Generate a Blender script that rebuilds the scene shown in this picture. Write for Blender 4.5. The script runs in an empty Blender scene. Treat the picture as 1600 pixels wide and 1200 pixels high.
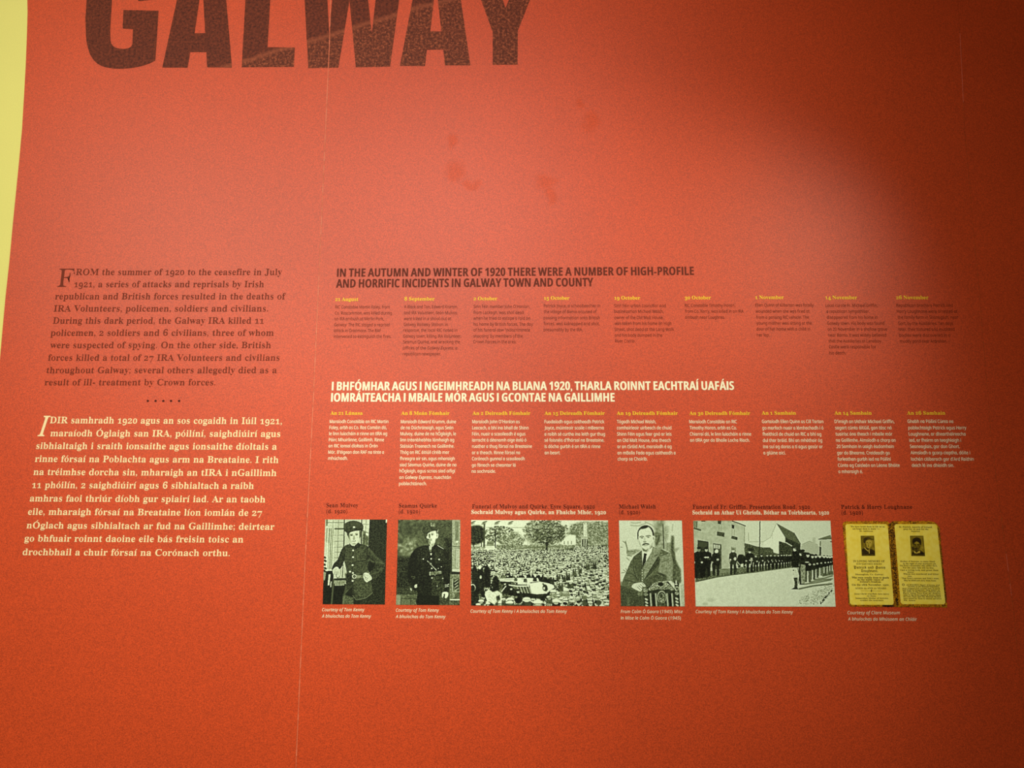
import bpy, math, random
import numpy as np
from mathutils import Matrix, Vector, Euler
from mathutils.geometry import tessellate_polygon

scene = bpy.context.scene
COL = scene.collection

# ------------------------------------------------------------------ camera
CAM_POS = Vector((0.0, -1.8, 1.55))
CAM_ROT = Euler((math.radians(90 + 10.5), math.radians(0.0), math.radians(1.2)), 'XYZ')
FOCAL = 1200.0                      # focal length in pixels of the 1600 px wide frame
cam = bpy.data.cameras.new('camera')
cam.sensor_fit = 'HORIZONTAL'
cam.sensor_width = 36.0
cam.lens = 36.0 * FOCAL / 1600.0
cam.clip_start = 0.02
cam_ob = bpy.data.objects.new('camera', cam)
cam_ob.location = CAM_POS
cam_ob.rotation_euler = CAM_ROT
COL.objects.link(cam_ob)
scene.camera = cam_ob

# ------------------------------------------------------------------ light
scene.view_settings.view_transform = 'Standard'
scene.view_settings.look = 'None'
scene.view_settings.gamma = 1.0
scene.view_settings.use_curve_mapping = False
scene.view_settings.exposure = 0.0

world = bpy.data.worlds.new('room_ambient')
scene.world = world
world.use_nodes = True
bg = world.node_tree.nodes['Background']
bg.inputs['Color'].default_value = (1.0, 0.80, 0.55, 1)
bg.inputs['Strength'].default_value = 0.03


def spot(name, loc, target, power, color, angle, blend, radius):
    li = bpy.data.lights.new(name, 'SPOT')
    li.energy = power
    li.color = color
    li.spot_size = math.radians(angle)
    li.spot_blend = blend
    li.shadow_soft_size = radius
    ob = bpy.data.objects.new(name, li)
    ob.location = loc
    d = Vector(target) - Vector(loc)
    ob.rotation_euler = d.to_track_quat('-Z', 'Y').to_euler()
    COL.objects.link(ob)
    return ob


spot('fitted_spotlight', (-2.1, -3.0, 3.2), (0.3, 0, 1.0), 236, (1.0, 0.96, 0.80), 120, 1.0, 0.08)  # unseen spots, their number and places fitted to the wall's brightness
spot('fitted_spotlight', (1.5, -1.2, 2.95), (-0.9, 0, 1.0), 137, (1.0, 0.96, 0.78), 70, 1.0, 0.08)
spot('fitted_spotlight', (0.0, -1.5, 2.40), (-0.9, 0, 1.0), 61, (1.0, 0.95, 0.76), 70, 1.0, 0.08)
spot('fitted_spotlight', (-0.3, -2.6, 3.2), (-0.9, 0, 2.0), 162, (1.0, 0.98, 0.90), 95, 1.0, 0.08)

# ------------------------------------------------------------------ pixel of the photograph -> point on the wall plane y = 0
CAM_M = CAM_ROT.to_matrix()


def at(px, py):
    d = CAM_M @ Vector(((px - 800.0) / FOCAL, -(py - 600.0) / FOCAL, -1.0))
    t = -CAM_POS.y / d.y
    p = CAM_POS + d * t
    return (p.x, p.z)


# ------------------------------------------------------------------ materials
def lin(c):
    c = c / 255.0
    return c / 12.92 if c <= 0.04045 else ((c + 0.055) / 1.055) ** 2.4


def srgb(r, g, b, k=1.0):
    return (min(lin(r) * k, .98), min(lin(g) * k, .98), min(lin(b) * k, .98), 1)


def new_mat(name, rough=0.58, spec=0.5):
    m = bpy.data.materials.new(name)
    m.use_nodes = True
    nt = m.node_tree
    bsdf = nt.nodes['Principled BSDF']
    bsdf.inputs['Roughness'].default_value = rough
    bsdf.inputs['Specular IOR Level'].default_value = spec
    return m, nt, bsdf


def mix_rgb(nt, fac, a, b, mode='MIX'):
    n = nt.nodes.new('ShaderNodeMix')
    n.data_type = 'RGBA'
    n.blend_type = mode
    for s, v in ((n.inputs['Factor'], fac), (n.inputs['A'], a), (n.inputs['B'], b)):
        if hasattr(v, 'is_output'):
            nt.links.new(v, s)
        elif isinstance(v, (int, float)):
            s.default_value = v
        else:
            s.default_value = v
    # the Mix node has several sockets called A/B/Result: pick the colour ones
    return n


def mixc(nt, fac, a, b, mode='MIX'):
    n = nt.nodes.new('ShaderNodeMix')
    n.data_type = 'RGBA'
    n.blend_type = mode
    ins = [n.inputs[0], n.inputs[6], n.inputs[7]]
    for s, v in zip(ins, (fac, a, b)):
        if hasattr(v, 'is_output'):
            nt.links.new(v, s)
        else:
            s.default_value = v
    return n.outputs[2]


def noise(nt, scale, detail=2.0, rough=0.5, vec=None):
    n = nt.nodes.new('ShaderNodeTexNoise')
    n.inputs['Scale'].default_value = scale
    n.inputs['Detail'].default_value = detail
    n.inputs['Roughness'].default_value = rough
    if vec is not None:
        nt.links.new(vec, n.inputs['Vector'])
    return n.outputs['Fac']


def ramp(nt, fac, stops):
    n = nt.nodes.new('ShaderNodeValToRGB')
    el = n.color_ramp.elements
    while len(el) < len(stops):
        el.new(0.5)
    for e, (p, c) in zip(el, stops):
        e.position = p
        e.color = c if len(c) == 4 else (*c, 1)
    nt.links.new(fac, n.inputs['Fac'])
    return n.outputs['Color']


def objco(nt):
    return nt.nodes.new('ShaderNodeTexCoord').outputs['Object']


def grained(name, col, rough=0.58, spec=0.5, amp=0.16, bump=0.25, blotch=0.0, scale=420, bump_scale=260):
    """printed vinyl: an even ink colour with a fine grain and the orange-peel of the wall under it"""
    m, nt, b = new_mat(name, rough, spec)
    co = objco(nt)
    f = noise(nt, scale, 2.0, 0.7, co)
    lo = tuple(c * (1 - amp) for c in col[:3]) + (1,)
    hi = tuple(min(1, c * (1 + amp)) for c in col[:3]) + (1,)
    c = ramp(nt, f, [(0.32, lo), (0.68, hi)])
    if blotch:
        f2 = noise(nt, 3.2, 3.0, 0.55, co)
        g = ramp(nt, f2, [(0.35, (1 - blotch,) * 3), (0.65, (1, 1, 1))])
        c = mixc(nt, 1.0, c, g, 'MULTIPLY')
    nt.links.new(c, b.inputs['Base Color'])
    if bump:
        bn = nt.nodes.new('ShaderNodeBump')
        bn.inputs['Strength'].default_value = bump
        bn.inputs['Distance'].default_value = 0.3 / bump_scale
        f3 = noise(nt, bump_scale, 3.0, 0.6, co)
        nt.links.new(f3, bn.inputs['Height'])
        nt.links.new(bn.outputs['Normal'], b.inputs['Normal'])
    return m


RED = (0.545, 0.056, 0.0075)
M = {}
M['red'] = grained('red_vinyl', RED + (1,), 0.50, 0.5, 0.34, 0.36, 0.05, 500, 420)
M['cream_wall'] = grained('pale_plaster', (0.74, 0.69, 0.19, 1), 0.7, 0.3, 0.05, 0.15, 0.03)
M['seam'] = grained('seam_edge', (0.66, 0.16, 0.075, 1), 0.5, 0.5, 0.2, 0.2)
M['seam_glints'] = grained('painted_seam_glints', (0.60, 0.09, 0.03, 1), 0.5, 0.5, 0.3, 0.2)
M['brown'] = grained('brown_ink', (0.120, 0.016, 0.004, 1), 0.6, 0.18, 0.15, 0.2)
M['brown_pale'] = grained('faded_brown_ink', (0.150, 0.020, 0.005, 1), 0.6, 0.18, 0.15, 0.2)
M['brown_dark'] = grained('dark_brown_ink', (0.058, 0.007, 0.002, 1), 0.6, 0.15, 0.15, 0.2)
M['cream'] = grained('cream_ink', (0.82, 0.66, 0.36, 1), 0.56, 0.3, 0.05, 0.2)
M['white'] = grained('white_ink', (0.88, 0.82, 0.56, 1), 0.56, 0.3, 0.05, 0.2)
M['yellow'] = grained('yellow_ink', (0.85, 0.56, 0.022, 1), 0.56, 0.25, 0.05, 0.2)
M['black'] = grained('black_ink', (0.02, 0.014, 0.004, 1), 0.6, 0.15, 0.1, 0.1)
M['plain'] = grained('grey_floor', (0.10, 0.09, 0.08, 1), 0.6, 0.4, 0.1, 0.1)
M['ceil'] = grained('white_ceiling', (0.75, 0.72, 0.66, 1), 0.8, 0.3, 0.03, 0.1)


def add_smudges(m):
    """a few rubbed patches on the red vinyl where the satin finish has gone dull"""
    nt = m.node_tree
    b = nt.nodes['Principled BSDF']
    co = objco(nt)
    n = nt.nodes.new('ShaderNodeTexNoise')
    n.inputs['Scale'].default_value = 22
    n.inputs['Detail'].default_value = 3
    nt.links.new(co, n.inputs['Vector'])
    add = nt.nodes.new('ShaderNodeMix'); add.data_type = 'RGBA'; add.blend_type = 'LINEAR_LIGHT'
    add.inputs[0].default_value = 0.030
    nt.links.new(co, add.inputs[6]); nt.links.new(n.outputs['Color'], add.inputs[7])
    total = None
    for px, py, r in ((711, 270, .040), (738, 290, .026), (852, 284, .036), (862, 305, .024), (923, 191, .034), (706, 222, .022), (905, 165, .018)):
        x, z = at(px, py)
        d = nt.nodes.new('ShaderNodeVectorMath'); d.operation = 'DISTANCE'
        nt.links.new(add.outputs[2], d.inputs[0])
        d.inputs[1].default_value = (x, 0, z)
        mr = nt.nodes.new('ShaderNodeMapRange'); mr.interpolation_type = 'SMOOTHSTEP'
        mr.inputs['From Min'].default_value = r; mr.inputs['From Max'].default_value = r * .35
        nt.links.new(d.outputs['Value'], mr.inputs['Value'])
        if total is None:
            total = mr.outputs[0]
        else:
            mx = nt.nodes.new('ShaderNodeMath'); mx.operation = 'MAXIMUM'
            nt.links.new(total, mx.inputs[0]); nt.links.new(mr.outputs[0], mx.inputs[1])
            total = mx.outputs[0]
    sp = nt.nodes.new('ShaderNodeMapRange')
    sp.inputs['To Min'].default_value = 0.5; sp.inputs['To Max'].default_value = 0.36
    nt.links.new(total, sp.inputs['Value'])
    nt.links.new(sp.outputs[0], b.inputs['Specular IOR Level'])


add_smudges(M['red'])


def print_mat():
    m, nt, b = new_mat('photographic_print', 0.6, 0.18)
    a = nt.nodes.new('ShaderNodeVertexColor')
    a.layer_name = 'picture'
    nt.links.new(a.outputs['Color'], b.inputs['Base Color'])
    return m


M['print'] = print_mat()


# ------------------------------------------------------------------ objects
def tag(o, label=None, cat=None, group=None, kind=None):
    if label: o['label'] = label
    if cat: o['category'] = cat
    if group: o['group'] = group
    if kind: o['kind'] = kind
    return o


def empty(name, loc, label, cat, group=None):
    o = bpy.data.objects.new(name, None)
    o.empty_display_size = 0.02
    o.location = loc
    COL.objects.link(o)
    return tag(o, label, cat, group)


def mesh_obj(name, verts, faces, mat, parent=None, origin=(0, 0, 0)):
    me = bpy.data.meshes.new(name)
    ox, oy, oz = origin
    me.from_pydata([(x - ox, y - oy, z - oz) for x, y, z in verts], [], faces)
    me.materials.append(mat)
    me.update()
    o = bpy.data.objects.new(name, me)
    COL.objects.link(o)
    if parent is not None:
        o.parent = parent
    else:
        o.location = origin
    return o


def slab(name, x0, x1, y0, y1, z0, z1, mat, kind='structure'):
    v = [(x, y, z) for z in (z0, z1) for y in (y0, y1) for x in (x0, x1)]
    f = [(0, 2, 3, 1), (4, 5, 7, 6), (0, 1, 5, 4), (2, 6, 7, 3), (0, 4, 6, 2), (1, 3, 7, 5)]
    o = mesh_obj(name, v, f, mat)
    if kind: o['kind'] = kind
    return o


def prism(outline, y_front, y_back):
    """a sheet: a front polygon in the wall plane given thickness; front faces -y. outline: list of (x, z)"""
    n = len(outline)
    tris = tessellate_polygon([[Vector((x, z, 0)) for x, z in outline]])
    v = [(x, y_front, z) for x, z in outline] + [(x, y_back, z) for x, z in outline]
    f = []
    for t in tris:
        a, b, c = t
        p, q, r = outline[a], outline[b], outline[c]
        ar = (q[0] - p[0]) * (r[1] - p[1]) - (r[0] - p[0]) * (q[1] - p[1])
        if abs(ar) < 1e-14: continue
        f.append((a, b, c) if ar > 0 else (a, c, b))
    area = sum(outline[i][0] * outline[(i + 1) % n][1] - outline[(i + 1) % n][0] * outline[i][1] for i in range(n))
    for i in range(n):
        j = (i + 1) % n
        f.append((j, i, n + i, n + j) if area > 0 else (i, j, n + j, n + i))
    return v, f


# ------------------------------------------------------------------ the room
wall = slab('wall_back', -2.6, 2.6, 0.0, 0.15, 0.0, 3.3, M['cream_wall'])
slab('floor', -2.6, 2.6, -3.6, 0.15, -0.1, 0.0, M['plain'])
slab('ceiling', -2.6, 2.6, -3.6, 0.15, 3.3, 3.4, M['ceil'])

# the red wall covering hangs in three drops that meet in two visible seams
EDGE = [(43, -12), (43.5, 20), (42.5, 55), (40.5, 105), (38, 150), (35, 200), (30, 255), (25, 305), (20.5, 350),
        (15, 410), (9, 465), (4, 520), (-2, 590), (-9, 660), (-16, 735)]
SEAM1 = [(517, -12), (515, 70), (508, 224), (502.5, 345), (490, 620), (477, 877), (463, 1190), (462, 1215)]
SEAM2 = [(1495, -12), (1498, 20), (1507.6, 215), (1530, 460), (1549, 690), (1574, 883), (1584, 960), (1597, 1100), (1606, 1215)]


def drop_line(pts):
    """ceiling-to-floor line on the wall through the measured points"""
    w = [at(*p) for p in pts]
    w.sort(key=lambda p: -p[1])
    (xa, za), (xb, zb) = w[0], w[-1]
    return [(xa, 3.3)] + w + [(xb - 0.0, 0.0)]


le, s1, s2 = drop_line(EDGE), drop_line(SEAM1), drop_line(SEAM2)
re_ = [(2.6, 3.3), (2.6, 0.0)]
for k, (a, b) in enumerate(((le, s1), (s1, s2), (s2, re_))):
    gap = 0.0004
    out = [(x + (gap if k else 0), z) for x, z in a] + [(x - gap, z) for x, z in reversed(b)]
    v, f = prism(out, -0.0012, 0.0)
    o = mesh_obj('wallpaper_drop', v, f, M['red'], wall)
    o['label'] = ['red vinyl wall covering left of the seam', 'red vinyl wall covering between the two seams',
                  'red vinyl wall covering at the dark right edge'][k]


def strip(pts, width, y_front, y_back, seed=None, duty=1.0):
    """a narrow raised ridge along a line on the wall"""
    v, f = [], []
    rnd = random.Random(seed)
    dense = []
    for (p, q) in zip(pts[:-1], pts[1:]):
        n = max(1, int(abs(p[1] - q[1]) / 0.012))
        for i in range(n):
            t = i / n
            dense.append((p[0] + (q[0] - p[0]) * t, p[1] + (q[1] - p[1]) * t))
    dense.append(pts[-1])
    on = True
    for (p, q) in zip(dense[:-1], dense[1:]):
        if duty < 1.0 and rnd.random() < 0.12:
            on = rnd.random() < duty
        if not on: continue
        w0 = width * (0.6 + 0.8 * rnd.random()) * 0.5
        b = len(v)
        for (x, z) in (p, q):
            v += [(x - w0, y_back, z), (x, y_front, z), (x + w0, y_back, z)]
        f += [(b, b + 3, b + 4, b + 1), (b + 1, b + 4, b + 5, b + 2)]
    return v, f


v, f = strip(s1, 0.0020, -0.0021, -0.0017, 3)
ridge = mesh_obj('trim_1', v, f, M['seam'])
ridge['kind'] = 'structure'
ridge['label'] = 'thin pale seam left of the headings'
v, f = strip(s2, 0.0016, -0.0018, -0.0013, 5, 0.25)  # paler broken pieces put the seam's highlights into its colour
ridge = mesh_obj('trim_2', v, f, M['seam_glints'])
ridge['kind'] = 'structure'
ridge['label'] = 'broken seam with painted glints near the right side'

# ------------------------------------------------------------------ type
Y_INK = -0.0016
# ------------------------------------------------------------------ letter outlines, taken from the text objects Blender itself makes
def c_area(c):
    return .5 * sum(c[i][0] * c[(i + 1) % len(c)][1] - c[(i + 1) % len(c)][0] * c[i][1] for i in range(len(c)))


def in_loop(p, c):
    r = False
    for i in range(len(c)):
        (x0, y0), (x1, y1) = c[i], c[i - 1]
        if (y0 > p[1]) != (y1 > p[1]) and p[0] < (x1 - x0) * (p[1] - y0) / (y1 - y0) + x0: r = not r
    return r


SANS_I = chr(0x1D5A8)


def outlines(ob, chars):
    """outlines of every character, one line of text each, followed by a sans I which shows where its advance ends"""
    ob.data.space_line = 3.0
    ob.data.body = chr(10).join(ch + SANS_I for ch in chars)
    bpy.context.view_layer.update()
    dg = bpy.context.evaluated_depsgraph_get()
    cu = ob.evaluated_get(dg).to_curve(dg)
    rows = [[] for _ in chars]
    for sp in cu.splines:
        pts, bp = [], sp.bezier_points
        for i in range(len(bp)):
            a, b = bp[i], bp[(i + 1) % len(bp)]
            p0, p1, p2, p3 = a.co.xy, a.handle_right.xy, b.handle_left.xy, b.co.xy
            ch = p3 - p0
            if ch.length < 1e-5: continue
            d = max(abs((p1 - p0).cross(ch)), abs((p2 - p0).cross(ch))) / ch.length
            n = 1 if d < .006 else 2 if d < .04 else 3 if d < .12 else 4
            for j in range(n):
                t = j / n
                q = p0 * (1 - t) ** 3 + p1 * 3 * t * (1 - t) ** 2 + p2 * 3 * t * t * (1 - t) + p3 * t ** 3
                pts.append((q.x, q.y))
        if len(pts) < 3: continue
        my = sum(p[1] for p in pts) / len(pts)
        r = max(0, min(len(chars) - 1, round((0.25 - my) / 3.0)))
        rows[r].append([(x, y + 3.0 * r) for x, y in pts])
    ob.to_curve_clear()
    res = []
    for r in rows:
        last = max(r, key=lambda c: max(p[0] for p in c))
        res.append((max(p[0] for p in last), [c for c in r if c is not last]))
    return res


def letter_outlines():
    """six alphabets: R sans, B bold sans, I slanted sans, S bold serif, F blackletter, K italic serif"""
    tc = bpy.data.curves.new('type_case', 'FONT')
    ob = bpy.data.objects.new('type_case', tc)
    COL.objects.link(ob)
    up, low, dig = 'ABCDEFGHIJKLMNOPQRSTUVWXYZ', 'abcdefghijklmnopqrstuvwxyz', '0123456789'
    want = []
    for s, u, l, d in (('R', 0x1D5A0, 0x1D5BA, 0x1D7E2), ('B', 0x1D5D4, 0, 0x1D7EC), ('I', 0x1D608, 0x1D622, 0), ('S', 0x1D400, 0x1D41A, 0x1D7CE), ('F', 0x1D56C, 0x1D586, 0)):
        want += [(s, c, chr(u + k)) for k, c in enumerate(up)]
        if l: want += [(s, c, chr(l + k)) for k, c in enumerate(low)]
        if d: want += [(s, c, chr(d + k)) for k, c in enumerate(dig)]
    want.append(('K', 'I', chr(0x1D43C)))
    marks = '.,;:()-/&' + chr(0x2019) + chr(0x2018) + chr(0x2014) + chr(0x201C) + chr(0x201D)
    want += [('mark', c, c) for c in marks]
    want += [('probe', 'sans H', chr(0x1D5A7)), ('probe', 'plain H', 'H'), ('probe', 'sans I', SANS_I)]
    raw = outlines(ob, [w[2] for w in want])
    bpy.data.objects.remove(ob)
    bpy.data.curves.remove(tc)
    top = lambda cs: max(p[1] for c in cs for p in c)
    got = {w[1]: r for w, r in zip(want, raw) if w[0] == 'probe'}
    kf, kp = .48 / top(got['sans H'][1]), .48 / top(got['plain H'][1])
    ref = max(p[0] for c in got['sans I'][1] for p in c)      # right side of an I set at the origin
    fonts = {s: {} for s in 'RBISFK'}
    for (s, c, _), (end, cs) in zip(want, raw):
        if s == 'probe': continue
        k = kp if s == 'mark' else kf
        cs = [[(x * k, y * k) for x, y in q] for q in cs]
        cs = [q for q in cs if abs(c_area(q)) > 1e-6]
        out = []
        for i, q in enumerate(cs):
            depth = sum(in_loop(q[0], o) for j, o in enumerate(cs) if j != i)
            out.append(q[::-1] if (c_area(q) > 0) != (depth % 2 == 0) else q)
        fonts['R' if s == 'mark' else s][c] = ((end - ref) * k, out)
    return fonts


FONT = letter_outlines()
XH = {'R': .36, 'B': .36, 'I': .36, 'S': .31, 'F': .33}
CAPH = {'R': .48, 'B': .48, 'I': .48, 'S': .455, 'F': .48, 'K': .465, 'C': .48}
ACUTE = {'á': 'a', 'é': 'e', 'í': 'i', 'ó': 'o', 'ú': 'u', 'Á': 'A', 'É': 'E', 'Í': 'I', 'Ó': 'O', 'Ú': 'U'}
# single-storey a for the condensed text face, straightened from the slanted one
_a, _c = FONT['I']['a']
FONT['R']['a'] = (_a * 1.05, [[(x - y * 0.21 + .03, y) for x, y in c] for c in _c])
for _s in FONT:
    for k, g in FONT['R'].items():
        if not k.isalnum() and k not in FONT[_s]:
            FONT[_s][k] = g
for k in '0123456789()/':
    if k in FONT['R']:
        _a, _c = FONT['R'][k]
        FONT['I'].setdefault(k, (_a, [[(x + y * .19 - .03, y) for x, y in c] for c in _c]))
# the sans capital I is a plain stem here
for _s, _w, _sl in (('R', .058, 0), ('B', .108, 0), ('I', .052, .19)):
    FONT[_s]['I'] = (_w + .10, [[(.05, 0), (.05 + _w, 0), (.05 + _w + _sl * .48, .48), (.05 + _sl * .48, .48)]])
# text figures for the serif face
for k in '0123456789':
    _a, _c = FONT['S'][k]
    if k in '012':
        _c = [[(x * .9, y * .72) for x, y in c] for c in _c]
        _a *= .9
    elif k in '34579':
        _c = [[(x * .95, y * .95 - .125) for x, y in c] for c in _c]
        _a *= .95
    FONT['S'][k] = (_a, _c)
_cache = {}


def glyph(font, ch):
    key = (font, ch)
    if key in _cache: return _cache[key]
    base = ACUTE.get(ch, ch)
    adv, cs = FONT[font][base]
    cs = [list(c) for c in cs]
    if ch in ACUTE:
        if base == 'i':
            cs = [max(cs, key=lambda c: abs(c_area(c)))]
        xs = [p[0] for c in cs for p in c]
        cx = (min(xs) + max(xs)) / 2
        if base.isupper():
            y0, dy, cx0 = CAPH[font] + .035, .10, cx
        else:
            y0, dy, cx0 = XH[font] + .045, .115, cx
        if font == 'I': cx0 += .05
        w = .055 if font in 'SB' else .045
        cs.append([(cx0 - .02 - w * .5, y0), (cx0 - .02 + w * .6, y0), (cx0 + .07 + w * .6, y0 + dy), (cx0 + .07 - w * .6, y0 + dy)])
    # group: outer contours with the holes they hold
    outers = [c for c in cs if c_area(c) > 0]
    holes = [c for c in cs if c_area(c) <= 0]
    groups = [[o] for o in outers]
    for h in holes:
        best = None
        for g in groups:
            o = g[0]
            x, y = h[0]
            r = False
            for i in range(len(o)):
                (x0, y0), (x1, y1) = o[i], o[i - 1]
                if (y0 > y) != (y1 > y) and x < (x1 - x0) * (y - y0) / (y1 - y0) + x0: r = not r
            if r and (best is None or c_area(o) < c_area(best[0])): best = g
        if best is not None: best.append(h)
    res = []
    for g in groups:
        flat = [p for c in g for p in c]
        tris = tessellate_polygon([[Vector((x, y, 0)) for x, y in c] for c in g])
        tt = []
        for a, b, c in tris:
            p, q, r = flat[a], flat[b], flat[c]
            ar = (q[0] - p[0]) * (r[1] - p[1]) - (r[0] - p[0]) * (q[1] - p[1])
            if abs(ar) < 1e-9: continue
            tt.append((a, b, c) if ar > 0 else (a, c, b))
        nrm = []
        for c in g:
            n = len(c)
            for i in range(n):
                p, q, r = c[i - 1], c[i], c[(i + 1) % n]
                e1 = (q[0] - p[0], q[1] - p[1]); e2 = (r[0] - q[0], r[1] - q[1])
                l1 = math.hypot(*e1) or 1e-9; l2 = math.hypot(*e2) or 1e-9
                n1 = (e1[1] / l1, -e1[0] / l1); n2 = (e2[1] / l2, -e2[0] / l2)
                d = 1 + n1[0] * n2[0] + n1[1] * n2[1]
                d = max(d, .5)
                nrm.append(((n1[0] + n2[0]) / d, (n1[1] + n2[1]) / d))
        res.append((flat, nrm, tt))
    _cache[key] = (adv, res)
    return _cache[key]


def kern_adv(font, ch, track, space):
    if ch == ' ': return space
    return glyph(font, ch)[0] + track


def text_geo(text, font, p0, p1, cap, ex=0., ey=0., track=0., space=None, y=Y_INK, shear=0., up=None):
    """letters along the wall from pixel p0 (left end of the baseline) to pixel p1 (right end);
    cap is the cap height in pixels. text may switch to italics between underscores"""
    w0, w1 = Vector(at(*p0)), Vector(at(*p1))
    mid = ((p0[0] + p1[0]) / 2, (p0[1] + p1[1]) / 2)
    a, b = Vector(at(*mid)), Vector(at(mid[0], mid[1] - cap))
    S = abs(b.y - a.y) / CAPH[font]
    d = (w1 - w0)
    L = d.length
    d.normalize()
    u = Vector((-d.y, d.x))
    if space is None: space = {'R': .17, 'B': .20, 'I': .17, 'S': .20, 'F': .22, 'K': .2}[font]
    runs, f = [], font
    for ch in text:
        if ch == '_':
            f = 'I' if f == font else font
            continue
        runs.append((f, ch))
    pen, pos = 0.0, []
    for fo, ch in runs:
        pos.append(pen)
        pen += kern_adv(fo, ch, track, space)
    # side bearings of the outer letters so that ink runs from p0 to p1
    def ink(i, fn):
        fo, ch = runs[i]
        return fn(p[0] for part in glyph(fo, ch)[1] for p in part[0])
    x_first = ink(0, min)
    x_last = pos[-1] + ink(len(runs) - 1, max)
    sx = L / (x_last - x_first)
    verts, faces = [], []
    for (fo, ch), x0 in zip(runs, pos):
        if ch == ' ': continue
        for flat, nrm, tris in glyph(fo, ch)[1]:
            base = len(verts)
            for (gx, gy), (nx, ny) in zip(flat, nrm):
                X = (x0 + gx - x_first) * sx + nx * ex * S + shear * gy * S
                Yv = gy * S + ny * ey * S
                q = w0 + d * X + u * Yv
                verts.append((q.x, y, q.y))
            faces += [(base + i, base + j, base + k) for i, j, k in tris]
    return verts, faces


def line(name, parent, mat, *a, **k):
    v, f = text_geo(*a, **k)
    return mesh_obj(name, v, f, M[mat], parent, tuple(parent.location))


def block_empty(name, px, py, label, cat, group=None):
    x, z = at(px, py)
    return empty(name, (x, -0.0012, z), label, cat, group)


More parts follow.
